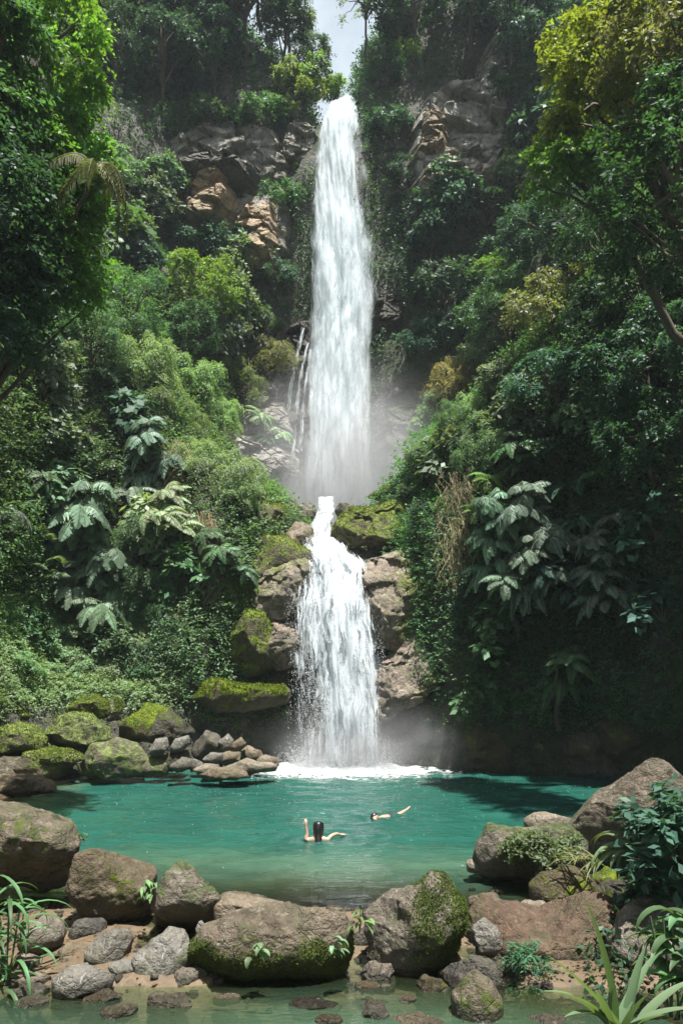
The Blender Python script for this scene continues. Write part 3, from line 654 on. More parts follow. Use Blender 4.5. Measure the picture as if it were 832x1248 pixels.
def block_field(x, z, cell, seed, tilt=0.5, ax=1.0, az=1.7):
    r = np.random.default_rng(seed)
    x0, x1, z0, z1 = x.min(), x.max(), z.min(), z.max()
    n = max(5, int((x1 - x0) * (z1 - z0) / (cell * cell) * 1.3))
    d1 = np.full(x.shape, 1e9); d2 = d1.copy(); h = np.zeros(x.shape)
    for _ in range(n):
        cx, cz = r.uniform(x0, x1), r.uniform(z0, z1)
        dd = np.maximum(np.abs(x - cx) * ax * r.uniform(0.8, 1.2), np.abs(z - cz) * az * r.uniform(0.8, 1.2))
        val = r.uniform(-1, 1) * cell * 0.3 + r.uniform(-1, 1) * tilt * 0.6 * (x - cx) + r.uniform(-1.0, 0.35) * tilt * (z - cz)
        near = dd < d1; d2 = np.where(near, d1, np.minimum(d2, dd)); h = np.where(near, val, h); d1 = np.where(near, dd, d1)
    return h, d2 - d1

def outcrop(label, ol, mat, dy=0.6, moss="none", ma=0.0, lean=0.12, cell=1.3):
    ol = np.array(ol, float); c = ol.mean(0)
    h, n = cast(*c)
    Y = h[1] + dy - 0.6
    pts = np.array([W(px, py, Y) for px, py in ol]); poly = pts[:, [0, 2]]
    lo, hi = poly.min(0) - 0.5, poly.max(0) + 0.5
    n_ = 150
    gx_, gz_ = np.meshgrid(np.linspace(lo[0], hi[0], n_), np.linspace(lo[1], hi[1], n_), indexing="ij"); gx_ = gx_.ravel(); gz_ = gz_.ravel()
    seed = len(ROCKS) * 7 + 3
    Pq = np.stack([gx_, gz_, np.full(gx_.shape, seed * 1.7)], 1)
    wx_ = gx_ + 0.22 * fbm(Pq * 0.8, 3, seed); wz_ = gz_ + 0.16 * fbm(Pq * 0.9 + 40, 3, seed + 1)
    h1, e1 = block_field(wx_, wz_, cell, seed, 0.55); h2, e2 = block_field(wx_, wz_, cell * 0.42, seed + 9, 0.3, 1.0, 2.2)
    d = in_poly_dist(gx_ + 0.25 * fbm(Pq * 0.7 + 9, 2, seed + 2), gz_ + 0.25 * fbm(Pq * 0.7 + 19, 2, seed + 4), poly)
    y = -h1 - 0.5 * h2 + 0.22 * cell * np.exp(-(e1 / 0.05) ** 2) + 0.07 * np.exp(-(e2 / 0.03) ** 2) + 0.05 * fbm(Pq * 3.5, 4, seed + 5)
    y += (gz_ - c_z(poly)) * lean
    y += np.where(d < 0.25, (0.25 - d) * 2.4, 0.0)
    cen = np.array([poly[:, 0].mean(), Y, poly[:, 1].mean()])
    X = np.stack([gx_ - cen[0], y, gz_ - cen[2]], 1)
    Fq = grid_faces(n_, n_)
    keep = d[Fq].max(1) > -0.7
    used_v = np.unique(Fq[keep]); mp_ = np.zeros(len(X), int); mp_[used_v] = np.arange(len(used_v))
    ms = (0.15 if moss == "patch" else -0.25) + ma + 0.4 * fbm(Pq * 0.9, 3, seed + 7)
    me = mesh_np("rock_outcrop", X[used_v], [mp_[Fq[keep]][:, ::-1]], False, {"moss": ms[used_v]})
    o = link("rock_outcrop", me, M[mat], loc=tuple(cen))
    tag(o, label, "rock face", "bare rock faces of the cliff")
    ROCKS.append((o, cen, X[used_v]))
    return o
def c_z(poly): return poly[:, 1].mean()
outcrop("wide grey fractured wall round the two orange faces on the left cliff", [(196,206),(206,170),(240,140),(290,132),(330,150),(352,190),(354,250),(350,310),(310,318),(262,306),(222,280),(200,246)], "cliffgrey", 0.2, "patch", 0.05, cell=1.5)
outcrop("pale orange cliff face under the black overhang on the left", [(222,262),(226,212),(246,196),(272,200),(278,232),(264,264),(240,274)], "orange", -0.85, cell=1.0)
outcrop("lower orange cliff face with a square edge", [(270,304),(282,262),(302,238),(328,232),(336,270),(330,308),(296,312)], "orange", -1.0, cell=1.1)
outcrop("dark overhanging slab above the pale orange face", [(208,194),(230,176),(280,178),(302,188),(298,204),(250,202),(216,206)], "dark", -1.4, cell=1.0)
outcrop("pale weathered rock just left of the fall's lip", [(338,186),(350,150),(374,140),(390,160),(382,190),(356,204)], "cliffgrey", 0.0, "patch", 0.1, cell=0.9)
outcrop("tall broken grey cliff face right of the fall", [(506,150),(522,104),(556,84),(592,80),(618,108),(622,164),(610,200),(588,222),(548,232),(516,222),(504,186)], "cliffgrey", -0.6, "none", 0.1, cell=1.5)
outcrop("orange-stained lower edge of the broken cliff face", [(506,218),(520,190),(552,176),(590,186),(604,208),(580,228),(540,236),(514,236)], "ochre", -1.2, "patch", -0.1, cell=0.9)
outcrop("grey rib above the broken cliff face", [(586,100),(594,56),(606,30),(620,50),(620,100),(604,112)], "cliffgrey", -0.6, "patch", 0.1, cell=0.9)
outcrop("orange-brown ledge at the left of the broken cliff face", [(510,180),(518,134),(534,118),(548,140),(546,176),(528,188)], "ochre", -1.0, cell=0.9)
outcrop("grey layered boulders left of the tall fall's foot", [(258,574),(266,540),(296,524),(334,530),(350,552),(344,580),(300,588)], "cliffgrey", -0.8, "none", 0, 0.5, 0.9)
outcrop("wet rock step left of the tall fall above the layered boulders", [(286,544),(296,500),(316,474),(344,480),(356,520),(346,550),(314,554)], "cliffgrey", -0.3, "patch", 0.0, 0.4, 0.9)
outcrop("black wet rock under the thin side streams", [(318,510),(326,440),(348,392),(376,384),(384,460),(380,548),(346,560)], "dark", 0.1, "none", 0.0, 0.12, 1.2)
outcrop("dark ledge on the right edge of the tall fall", [(446,396),(452,360),(474,346),(496,356),(494,386),(470,398)], "dark", 0.2, "patch", 0.05, 0.3, 0.8)
outcrop("dim mossy buttress right of the tall fall's foot", [(466,570),(472,480),(488,436),(516,440),(530,500),(524,570),(494,590)], "dark", 0.0, "patch", 0.3, 0.3, 1.1)
# ------------------------------------------------------------------ falling water
def fall_mat(name, fx, fz, k=1.5, soft=0.28, fine=0.35, grain=0.0, col=(0.83, 0.89, 0.92), warp=0.55):
    m, nt, out = new_mat(name); b = NB(nt)
    uv0 = b.n("ShaderNodeUVMap").outputs[0]
    wn = b.n("ShaderNodeTexNoise"); wn.inputs["Scale"].default_value = 0.9; wn.inputs["Detail"].default_value = 4; b.l(uv0, wn.inputs["Vector"])
    wv = b.n("ShaderNodeVectorMath", operation="MULTIPLY_ADD"); wv.inputs[1].default_value = (warp, warp * 0.6, 0); b.l(wn.outputs["Color"], wv.inputs[0]); b.l(uv0, wv.inputs[2])
    uv = wv.outputs[0]
    def nz(sx, sz, detail=4, dist=0.0, rough=0.6):
        mp = b.n("ShaderNodeMapping"); mp.inputs["Scale"].default_value = (sx, sz, 1); b.l(uv, mp.inputs["Vector"])
        return b.noise(mp.outputs[0], 1.0, detail, rough, dist)
    d = b.attr("dens")
    s1 = nz(fx, fz, 4, 0.35); s2 = nz(fx * 4.5, fz * 2.2, 4, 0.3); s3 = nz(fx * 0.9, fz * 2.4, 3, 0.5)
    a = b.math("ADD", d, b.math("MULTIPLY", b.math("SUBTRACT", s1, 0.5), k))
    a = b.math("ADD", a, b.math("MULTIPLY", b.math("SUBTRACT", s2, 0.5), k * fine))
    a = b.math("ADD", a, b.math("MULTIPLY", b.math("SUBTRACT", s3, 0.5), k * 0.5))
    if grain > 0:
        a = b.math("ADD", a, b.math("MULTIPLY", b.math("SUBTRACT", nz(22, 15, 3, 0.0, 0.75), 0.5), grain))
    a = b.ss(a, 0.5 - soft, 0.5 + soft)
    df = b.n("ShaderNodeBsdfDiffuse"); df.inputs["Color"].default_value = (*col, 1)
    hb = b.bump(b.math("ADD", s1, b.math("MULTIPLY", s2, 0.4)), 0.6, 0.25); b.l(hb, df.inputs["Normal"])
    tl = b.n("ShaderNodeBsdfTranslucent"); tl.inputs["Color"].default_value = (*col, 1)
    m1 = b.n("ShaderNodeMixShader"); m1.inputs[0].default_value = 0.5; b.l(df.outputs[0], m1.inputs[1]); b.l(tl.outputs[0], m1.inputs[2])
    tr = b.n("ShaderNodeBsdfTransparent")
    m2 = b.n("ShaderNodeMixShader"); b.l(a, m2.inputs[0]); b.l(tr.outputs[0], m2.inputs[1]); b.l(m1.outputs[0], m2.inputs[2])
    b.l(m2.outputs[0], out.inputs["Surface"])
    return m

def spray_mat(name, col=(0.88, 0.9, 0.92)):
    m, nt, out = new_mat(name); b = NB(nt)
    df = b.n("ShaderNodeBsdfDiffuse"); df.inputs["Color"].default_value = (*col, 1)
    tl = b.n("ShaderNodeBsdfTranslucent"); tl.inputs["Color"].default_value = (*col, 1)
    m1 = b.n("ShaderNodeMixShader"); m1.inputs[0].default_value = 0.5; b.l(df.outputs[0], m1.inputs[1]); b.l(tl.outputs[0], m1.inputs[2])
    b.l(m1.outputs[0], out.inputs["Surface"])
    return m
M["spray"] = spray_mat("water drops")

def curtain(name, prof, dens_fn, mat, parent, seed, nx=70, nz=200, relief=0.18, yoff=0.0, bulge=0.25):
    """prof: rows (z, y, x_left, x_right) from the lip down"""
    prof = np.array(prof, float)
    t = np.linspace(0, len(prof) - 1, nz); Q = catmull(prof, t)
    u = np.linspace(0, 1, nx)
    x = Q[:, None, 2] + (Q[:, None, 3] - Q[:, None, 2]) * u[None]
    z = np.repeat(Q[:, None, 0], nx, 1); y = np.repeat(Q[:, None, 1], nx, 1) + yoff
    arc = np.concatenate([[0], np.cumsum(np.hypot(np.diff(Q[:, 0]), np.diff(Q[:, 1])))])
    vv = np.repeat(arc[:, None], nx, 1); uu = (Q[:, None, 3] - Q[:, None, 2]) * (u[None] - 0.5)
    P = np.stack([uu.ravel() * 2.6, vv.ravel() * 0.28, np.full(uu.size, seed * 3.7)], 1)
    rel = fbm(P, 3, seed) * relief + fbm(P * np.array([2.7, 2.0, 1]), 2, seed + 3) * relief * 0.4
    y = y - (rel.reshape(y.shape)) - bulge * (1 - (2 * u[None] - 1) ** 2)
    V = np.stack([x, y, z], -1).reshape(-1, 3)
    T = vv / arc[-1]; U = np.repeat(u[None], nz, 0)
    dens = dens_fn(U, T)
    uv = np.stack([uu.ravel() + seed * 5.3, vv.ravel()], 1)
    me = mesh_np(name, V, [grid_faces(nz, nx)], True, {"dens": dens.ravel()}, uv)
    return link(name, me, mat, parent)

def drops(name, P, size, parent, stretch=1.8, mat=None):
    n = len(P); s = size * rng.uniform(0.4, 1.5, n) if np.isscalar(size) else size
    base = np.array([[0, 0, 1.0], [0.9, 0, -0.3], [-0.45, 0.78, -0.3], [-0.45, -0.78, -0.3]])
    ang = rng.random(n) * 2 * PI; ca, sa = np.cos(ang), np.sin(ang)
    B = np.repeat(base[None], n, 0); X = B[:, :, 0] * ca[:, None] - B[:, :, 1] * sa[:, None]; Yq = B[:, :, 0] * sa[:, None] + B[:, :, 1] * ca[:, None]
    V = np.stack([X, Yq, B[:, :, 2] * stretch], -1) * s[:, None, None] + P[:, None]
    i = np.arange(n)[:, None] * 4
    T = np.concatenate([i + np.array([f]) for f in ((0, 1, 2), (0, 2, 3), (0, 3, 1), (1, 3, 2))])
    return link(name, mesh_np(name, V.reshape(-1, 3), [T], True), mat or M["spray"], parent)

def edge(U, w=0.10): return smooth(U, 0, w) * smooth(1 - U, 0, w)
def g2(U, T, u0, t0, su, st): return np.exp(-((U - u0) / su) ** 2 - ((T - t0) / st) ** 2)

# tall fall: rows from its outline
def row(py, xl, xr, Y): return (CH + (HY - py) / F * Y, Y, (xl - CX) / F * Y, (xr - CX) / F * Y)
tall = empty("waterfall", (0, 43.5, 12))
tag(tall, "tall white waterfall plunging down the dark cliff from the gap of sky", "waterfall")
tall_inv = Matrix.Translation((0, -43.5, -12))
def under(o, root):            # keep world coordinates under a moved empty
    o.matrix_parent_inverse = Matrix.Translation(root.location).inverted()
    return o
TP = [row(128, 404, 436, 46.5), row(134, 402, 438, 45.2), row(142, 392, 440, 44.6), row(160, 384, 443, 44.2), row(200, 377, 448, 43.9), row(260, 375, 453, 43.6), row(330, 374, 460, 43.3), row(380, 373, 461, 43.1), row(430, 372, 456, 42.9), row(500, 369, 453, 42.6), row(560, 367, 450, 42.4), row(640, 364, 450, 42.2), row(662, 360, 452, 42.1)]
TP = [(z, y, a - 0.30 * min(1, (36.5 - z) / 6), c + 0.48 * min(1, (36.5 - z) / 6)) for z, y, a, c in TP]
F1 = fall_mat("tall fall back sheet", 1.5, 0.14, 1.8, 0.5, 0.45, 0.25)
F2 = fall_mat("tall fall front sheet", 2.0, 0.30, 1.9, 0.45, 0.5, 0.35)
def d_tall(U, T):
    d = 0.9 * edge(U, 0.2) - 0.4 * (1 - edge(U, 0.3)) - 0.12 * smooth(T, 0.55, 1.0)
    d += 0.02
    d -= 0.45 * g2(U, T, 0.80, 0.28, 0.10, 0.16) + 0.4 * g2(U, T, 0.13, 0.15, 0.05, 0.10) + 0.25 * g2(U, T, 0.88, 0.55, 0.1, 0.15)
    return d + 0.18 * g2(U, T, 0.42, 0.4, 0.25, 0.6)
under(curtain("water_curtain", TP, d_tall, F1, tall, 3, relief=0.3), tall)
under(curtain("water_curtain", TP, lambda U, T: d_tall(U, T) - 0.32, F2, tall, 9, relief=0.35, yoff=-0.35), tall)
under(curtain("water_curtain", TP, lambda U, T: d_tall(U, T) - 0.5 + 0.35 * g2(U, T, 0.4, 0.3, 0.2, 0.5), F2, tall, 14, relief=0.4, yoff=-0.65), tall)
# thin streams on the wet rock left of the fall
F3 = fall_mat("thin stream", 5.0, 0.5, 1.3, 0.2, 0.5)
for rows in ([(400,366,372),(430,360,366),(470,352,358),(510,348,353),(556,343,348)], [(418,372,377),(450,366,370),(490,360,365),(530,357,361),(556,355,359)], [(426,376,380),(470,371,375),(510,366,371),(550,364,368)]):
    Q = []
    for py, xl, xr in rows:
        h, n = cast((xl + xr) / 2, py)
        Y = min(h[1], 44) - 0.9
        Q.append(row(py, xl - 1.5, xr + 1.5, Y))
    under(curtain("side_stream", Q, lambda U, T: 0.62 * edge(U, 0.3) - 0.1, F3, tall, 21 + len(Q), nx=10, nz=60, relief=0.05, bulge=0.05), tall)
# flying water at the edges and off the ledge at right
n = 700
t = rng.random(n) ** 0.8; Q = catmull(np.array(TP), t * (len(TP) - 1)); sd = rng.random(n) < 0.5
X = np.where(sd, Q[:, 2] + 0.15, Q[:, 3] - 0.15) + rng.normal(size=n) * 0.12
under(drops("spray", np.stack([X, Q[:, 1] - rng.uniform(0, 0.6, n), Q[:, 0]], 1), 0.014, tall, 2.5), tall)

# chute and lower fall
low = empty("waterfall", (0, 28, 0))
tag(low, "lower waterfall breaking over the brown ledges into the green pool", "waterfall")
CP = [row(608, 386, 410, 34.6), row(622, 386, 408, 33.2), row(640, 376, 408, 32.1), row(662, 370, 406, 31.1), row(684, 364, 416, 30.0), row(700, 362, 434, 29.4)]
F4 = fall_mat("chute water", 3.0, 0.8, 1.7, 0.3, 0.7, 1.0, (0.68, 0.73, 0.76))
under(curtain("chute", CP, lambda U, T: 0.85 * edge(U, 0.22), F4, low, 31, nz=120, relief=0.3, yoff=-0.25, bulge=0.2), low)
LP = [row(660, 372, 408, 30.7), row(676, 363, 430, 30.15), row(692, 358, 450, 29.6), row(710, 355, 458, 29.1), row(742, 352, 460, 28.6), row(780, 351, 463, 28.25), row(820, 353, 466, 27.95), row(870, 355, 469, 27.6), row(938, 354, 473, 27.4)]
LP = [(z, y, a - 0.13, c + 0.13) for z, y, a, c in LP]
F5 = fall_mat("lower fall sheet", 2.6, 0.35, 1.9, 0.26, 0.6, 0.8, (0.72, 0.77, 0.80))
F6 = fall_mat("lower fall strands", 4.2, 0.45, 2.4, 0.22, 0.65, 1.0, (0.74, 0.79, 0.82))
def d_low(U, T):
    d = 0.74 * edge(U, 0.17) - 0.12
    d += 0.38 * g2(U, T, 0.62, 0.5, 0.25, 0.8) + 0.2 * g2(U, T, 0.5, 0.0, 0.4, 0.2)
    d -= 0.34 * g2(U, T, 0.22, 0.75, 0.16, 0.25) + 0.34 * g2(U, T, 0.22, 0.14, 0.17, 0.12)
    return d
under(curtain("water_curtain", LP, d_low, F5, low, 41, nx=90, relief=0.28, bulge=0.3), low)
under(curtain("water_curtain", LP, lambda U, T: d_low(U, T) - 0.18, F6, low, 47, nx=90, relief=0.3, yoff=-0.3, bulge=0.35), low)
under(curtain("water_curtain", LP, lambda U, T: d_low(U, T) - 0.3, F6, low, 53, nx=90, relief=0.35, yoff=-0.6, bulge=0.45), low)
n = 34000
t = rng.random(n) ** 0.75; Q = catmull(np.array(LP), t * (len(LP) - 1))
u = np.clip(rng.normal(0.52, 0.2, n), 0.03, 0.97)
P = np.stack([Q[:, 2] + (Q[:, 3] - Q[:, 2]) * u + rng.normal(size=n) * 0.05, Q[:, 1] - 0.3 - np.abs(rng.normal(size=n)) * 0.35, Q[:, 0] + rng.normal(size=n) * 0.05], 1)
m_ = fbm(P * np.array([2.5, 1, 0.5]), 2, 71) > -0.15
P = P[m_]
n3 = 14000; th = rng.uniform(0, PI, n3); rr = np.abs(rng.normal(size=n3)) * 0.9
pf = np.stack([rng.uniform(-1.7, 1.6, n3) + rng.normal(size=n3) * 0.3, 27.1 - np.abs(rng.normal(size=n3)) * 0.55, np.abs(rng.normal(size=n3)) * 0.38], 1)
under(drops("spray", np.concatenate([P, pf]), 0.009, low, 2.6), low)
# churned foam where it lands
fx, fy = np.meshgrid(np.linspace(-4.2, 4.2, 150), np.linspace(22.6, 28.4, 110), indexing="ij"); fx = fx.ravel(); fy = fy.ravel()
rr = np.hypot(fx * 0.62, (fy - 27.3) * 0.95)
PP = np.stack([fx, fy, 0 * fx], 1)
fz = 0.05 + 0.35 * np.exp(-(rr / 1.1) ** 2) * (0.6 + 0.8 * np.abs(fbm(PP * 2.2, 3, 61))) + 0.05 * fbm(PP * 3, 2, 66)
fd = 1.9 - rr * 0.62 - 0.1 * smooth(rr, 1.5, 3)
F7 = fall_mat("foam", 1.6, 3.0, 2.4, 0.2, 0.9, 0.8, (0.9, 0.93, 0.93))
under(link("foam", mesh_np("foam", np.stack([fx, fy, fz], 1), [grid_faces(150, 110)], True, {"dens": fd}, np.stack([fx, fy], 1)), F7, low), low)

# white drops strewn over the pool: painted glints along with splash specks
n = 1700
ang = rng.uniform(-PI, 0, n); rd = np.abs(rng.normal(size=n)) * 5.5 + 0.8
bx_ = np.cos(ang) * rd * 1.1; by_ = 27.6 + np.sin(ang) * rd
ok = (by_ > 13) & (np.abs(bx_) < 7.5)
under(drops("glint_drops", np.stack([bx_[ok], by_[ok], np.full(ok.sum(), 0.03)], 1), 0.010, low, 0.6), low)

# ------------------------------------------------------------------ mist
def mist(c, r, dens, seed, label):
    m, nt, out = new_mat("mist"); b = NB(nt)
    tc = b.n("ShaderNodeTexCoord").outputs["Object"]
    ln = b.n("ShaderNodeVectorMath", operation="LENGTH"); b.l(tc, ln.inputs[0])
    f = b.ss(ln.outputs["Value"], 1.0, 0.1)
    nz = b.noise(tc, 2.2, 3, 0.55, 0.4)
    d = b.math("MULTIPLY", f, b.math("MULTIPLY", b.ss(nz, 0.25, 0.7), dens))
    v = b.n("ShaderNodeVolumePrincipled"); v.inputs["Color"].default_value = (0.93, 0.96, 0.97, 1); v.inputs["Anisotropy"].default_value = 0.1
    b.l(d, v.inputs["Density"]); b.l(v.outputs[0], out.inputs["Volume"])
    V, T = ico(3)
    o = link("mist", mesh_np("mist", V, [T]), m, loc=c); o.scale = r
    tag(o, label, kind="stuff")
    return o
mist((0.2, 39.4, 11.6), (7.6, 3.6, 8.6), 0.6, 1, "grey mist drifting at the foot of the tall waterfall")
mist((1.0, 26.6, 0.9), (4.4, 2.0, 2.0), 0.3, 2, "pale mist blown off the lower waterfall over the pool")
mist((0.1, 26.7, 0.5), (2.9, 1.3, 1.5), 1.3, 3, "white spray cloud where the lower waterfall strikes the pool")
# ------------------------------------------------------------------ plants
UP = np.array([0, 0, 1.0])
def tube(pts, rad, sides=6):
    pts = np.array(pts, float); rad = np.broadcast_to(rad, len(pts))
    tg = nrm(np.gradient(pts, axis=0))
    ref = np.array([0.3, 0.9, 0.1]); a = nrm(np.cross(tg, ref)); b_ = np.cross(tg, a)
    an = np.linspace(0, 2 * PI, sides, endpoint=False)
    V = pts[:, None] + (a[:, None] * np.cos(an)[None, :, None] + b_[:, None] * np.sin(an)[None, :, None]) * rad[:, None, None]
    n = len(pts); i = np.arange(n - 1)[:, None] * sides; j = np.arange(sides)[None]; k = (j + 1) % sides
    Fq = np.stack([(i + j).ravel(), (i + k).ravel(), (i + sides + k).ravel(), (i + sides + j).ravel()], 1)
    return V.reshape(-1, 3), Fq

class Acc:
    def __init__(s): s.V = []; s.Fs = {}; s.r = []; s.n = 0
    def add(s, V, Fx, r=None):
        s.V.append(V); s.Fs.setdefault(Fx.shape[1], []).append(Fx + s.n); s.n += len(V)
        s.r.append(np.full(len(V), 0.5) if r is None else np.broadcast_to(r, len(V)))
    def mesh(s, name, sm=False):
        return mesh_np(name, np.concatenate(s.V), [np.concatenate(v) for v in s.Fs.values()], sm, {"rnd": np.concatenate(s.r)})

def curve(p0, p1, n=7, sag=0.0, wob=0.0):
    t = np.linspace(0, 1, n)[:, None]
    p = p0 + (p1 - p0) * t
    p[:, 2] += (-sag * 4 * t * (1 - t))[:, 0]
    p[1:-1] += rng.normal(size=(n - 2, 3)) * wob
    return p

def sprays(acc, C, R, n_sprig, n_leaf, L, Wd, droop=0.25, upb=0.35, jitter=0.45, lean=0.5):
    """C (k,3) clump centres, R (k,3) radii"""
    k = len(C)
    idx = np.repeat(np.arange(k), n_sprig); m = len(idx)
    u = nrm(rng.normal(size=(m, 3)) + np.array([0, 0, upb])); ln = rng.uniform(0.55, 1.08, m)
    clv = rng.random(k)[idx]; spv = rng.random(m)
    ii = np.repeat(np.arange(m), n_leaf); q = len(ii)
    t = np.tile(np.linspace(0.15, 1, n_leaf), m) + rng.normal(size=q) * 0.05
    Rk = R[idx][ii]; uu = u[ii]
    pos = C[idx][ii] + uu * Rk * (0.2 + 0.8 * t * ln[ii])[:, None]
    pos[:, 2] -= droop * Rk.mean(1) * t ** 2
    pos += rng.normal(size=(q, 3)) * L * 0.25
    side = nrm(np.cross(uu, UP + rng.normal(size=(q, 3)) * 0.2)) * np.where(np.arange(q) % 2, 1, -1)[:, None]
    D = nrm(uu * lean + side * 0.75 - UP * (0.15 + droop * 0.6) + rng.normal(size=(q, 3)) * 0.3)
    N = nrm(UP * 0.7 + uu * 0.45 + rng.normal(size=(q, 3)) * jitter)
    s = rng.uniform(0.65, 1.3, q)
    V, T = leaves_np(pos, D, N, L * s, Wd * s)
    rv = np.clip(0.35 * clv[idx][ii] + 0.3 * spv[ii] + 0.35 * rng.random(q), 0, 1)
    acc.add(V, T, np.repeat(rv, 4))

def blob_clumps(n, rad, r_c, seed, low=-0.5, inner=0.35, flat=0.75):
    """clump centres spread through an uneven ellipsoid"""
    r = np.random.default_rng(seed)
    d = nrm(r.normal(size=(n * 3, 3))); d = d[d[:, 2] > low][:n]
    rr = (1 - inner * r.random(len(d)) ** 1.5) * (1 + 0.25 * vnoise(d * 1.7 + seed, seed))
    C = d * rr[:, None] * np.array(rad)
    R = r.uniform(0.7, 1.35, len(d))[:, None] * r_c * np.array([1, 1, flat])
    return C, R

PROTO = {}
def proto_tree(key, H, rad, n_cl, r_c, L, Wd, n_sprig=20, n_leaf=12, droop=0.3, seed=1, bark="bark", trunk_r=0.13, base=None, crown_c=None, mat="leaf", flat=0.75, name="broadleaf_tree", low=-0.55, inner=0.35, limbs=12):
    cc = np.array(crown_c if crown_c is not None else (0, 0, H)); b0 = np.array(base if base is not None else (0, 0, 0), float)
    C, R = blob_clumps(n_cl, rad, r_c, seed, low=low, inner=inner, flat=flat)
    a = Acc(); sprays(a, C + cc, R, n_sprig, n_leaf, L, Wd, droop)
    w = Acc()
    top = cc + np.array([0, 0, rad[2] * 0.25])
    tp = curve(b0, top, 9, 0, 0.05 * np.linalg.norm(top - b0) / 4)
    w.add(*tube(tp, np.linspace(trunk_r, trunk_r * 0.4, 9), 8))
    for c in C[:limbs]:
        p0 = tp[rng.integers(4, 8)]
        w.add(*tube(curve(p0, c + cc, 6, -0.1, 0.05), np.linspace(trunk_r * 0.45, 0.012, 6), 5))
    PROTO[key] = dict(name=name, parts=[("trunk", w.mesh("trunk", True), M[bark], (0.1, 0.08, 0.06)), ("crown", a.mesh("crown"), M[mat], None)], top=H + rad[2], R=max(rad), c=float(cc[2]))
    return PROTO[key]

def proto_shrub(key, rad, n_cl, r_c, L, Wd, n_sprig=18, n_leaf=11, droop=0.3, seed=1, mat="leaf", flat=0.8, name="leafy_shrub", low=-0.2, jitter=0.45):
    C, R = blob_clumps(n_cl, rad, r_c, seed, low=low, flat=flat); C[:, 2] += rad[2] * 0.35
    a = Acc(); sprays(a, C, R, n_sprig, n_leaf, L, Wd, droop, jitter=jitter)
    w = Acc()
    for c in C[:10]:
        w.add(*tube(curve(np.array([0, 0, -rad[2] * 0.3]), c, 5, 0, 0.04), np.linspace(0.035, 0.01, 5), 5))
    PROTO[key] = dict(name=name, parts=[("stem", w.mesh("stem", True), M["bark"], (0.1, 0.08, 0.06)), ("foliage", a.mesh("foliage"), M[mat], None)], top=rad[2] * 1.4, R=max(rad[0], rad[2]), c=rad[2] * 0.35)

def frond(acc, base, az, L, arch, n_pair=16, leaf_L=0.3, leaf_W=0.1, rise=0.5, droop_leaf=0.5, v=None, twist=0.0, profile=1.0):
    """an arching feather leaf: rachis with drooping leaflets on both sides"""
    h = np.array([math.cos(az), math.sin(az), 0.0]); sd = np.array([-h[1], h[0], 0])
    t = np.linspace(0, 1, 9)
    pts = base + np.outer(t * L * (1 - 0.18 * arch * t), h) + np.outer(L * (rise * t - arch * t ** 2), UP) + np.outer(np.sin(t * 2.2) * twist * L, sd)
    acc.add(*tube(pts, np.linspace(0.018, 0.005, 9), 4), 0.3)
    tl = np.linspace(0.12, 0.99, n_pair); P = np.stack([np.interp(tl, t, pts[:, i]) for i in range(3)], 1)
    tg = nrm(np.stack([np.interp(tl, t, np.gradient(pts[:, i])) for i in range(3)], 1))
    ll = leaf_L * (np.sin(np.clip(tl, 0.02, 1) ** 0.8 * PI * 0.93 + 0.12) ** 0.7 * profile + (1 - profile))
    for s in (-1, 1):
        D = nrm(sd * s + tg * 0.35 - UP * droop_leaf + rng.normal(size=(n_pair, 3)) * 0.08)
        N = nrm(np.cross(tg, sd * 1.0) * 1.0 + rng.normal(size=(n_pair, 3)) * 0.12)
        N = np.where(N[:, 2:3] < 0, -N, N)
        V, T = leaves_np(P, D, N, np.maximum(ll, 0.03), leaf_W, 0.22)
        acc.add(V, T, np.repeat(np.clip((v if v is not None else rng.random()) + rng.normal(size=n_pair) * 0.1, 0, 1), 4))

def proto_fern(key, nf, L, leaf_L, leaf_W, arch, rise, tiers=1, tier_h=0.5, n_pair=16, name="tree_fern", mat="leaf_gloss", trunk=1.0, seed=0, droop=0.5, spread=2 * PI, profile=1.0):
    global rng
    keep = rng; rng = np.random.default_rng(seed + 100)
    w = Acc(); w.add(*tube(curve(np.array([0, 0, -0.6]), np.array([0.05, 0, trunk + tier_h * (tiers - 1)]), 7, 0, 0.04), np.linspace(0.09, 0.04, 7), 7))
    a = Acc()
    for ti in range(tiers):
        off = np.array([rng.normal() * 0.25, rng.normal() * 0.25, 0]) * (tiers > 1)
        for i in range(nf):
            az = (i + rng.uniform(-0.3, 0.3)) / nf * spread - spread / 2 - PI / 2
            frond(a, np.array([0, 0, trunk + ti * tier_h + rng.uniform(-0.15, 0.15)]) + off, az, L * rng.uniform(0.75, 1.1) * (1 - 0.10 * ti), arch * rng.uniform(0.7, 1.3), n_pair, leaf_L, leaf_W, rise * rng.uniform(0.6, 1.3), droop, None, rng.normal() * 0.05, profile)
    PROTO[key] = dict(name=name, parts=[("trunk", w.mesh("trunk", True), M["bark"], (0.1, 0.08, 0.06)), ("crown", a.mesh("crown"), M[mat], None)], top=trunk + L * 0.5, R=L * 0.9, c=trunk + tier_h * (tiers - 1) * 0.6)
    rng = keep

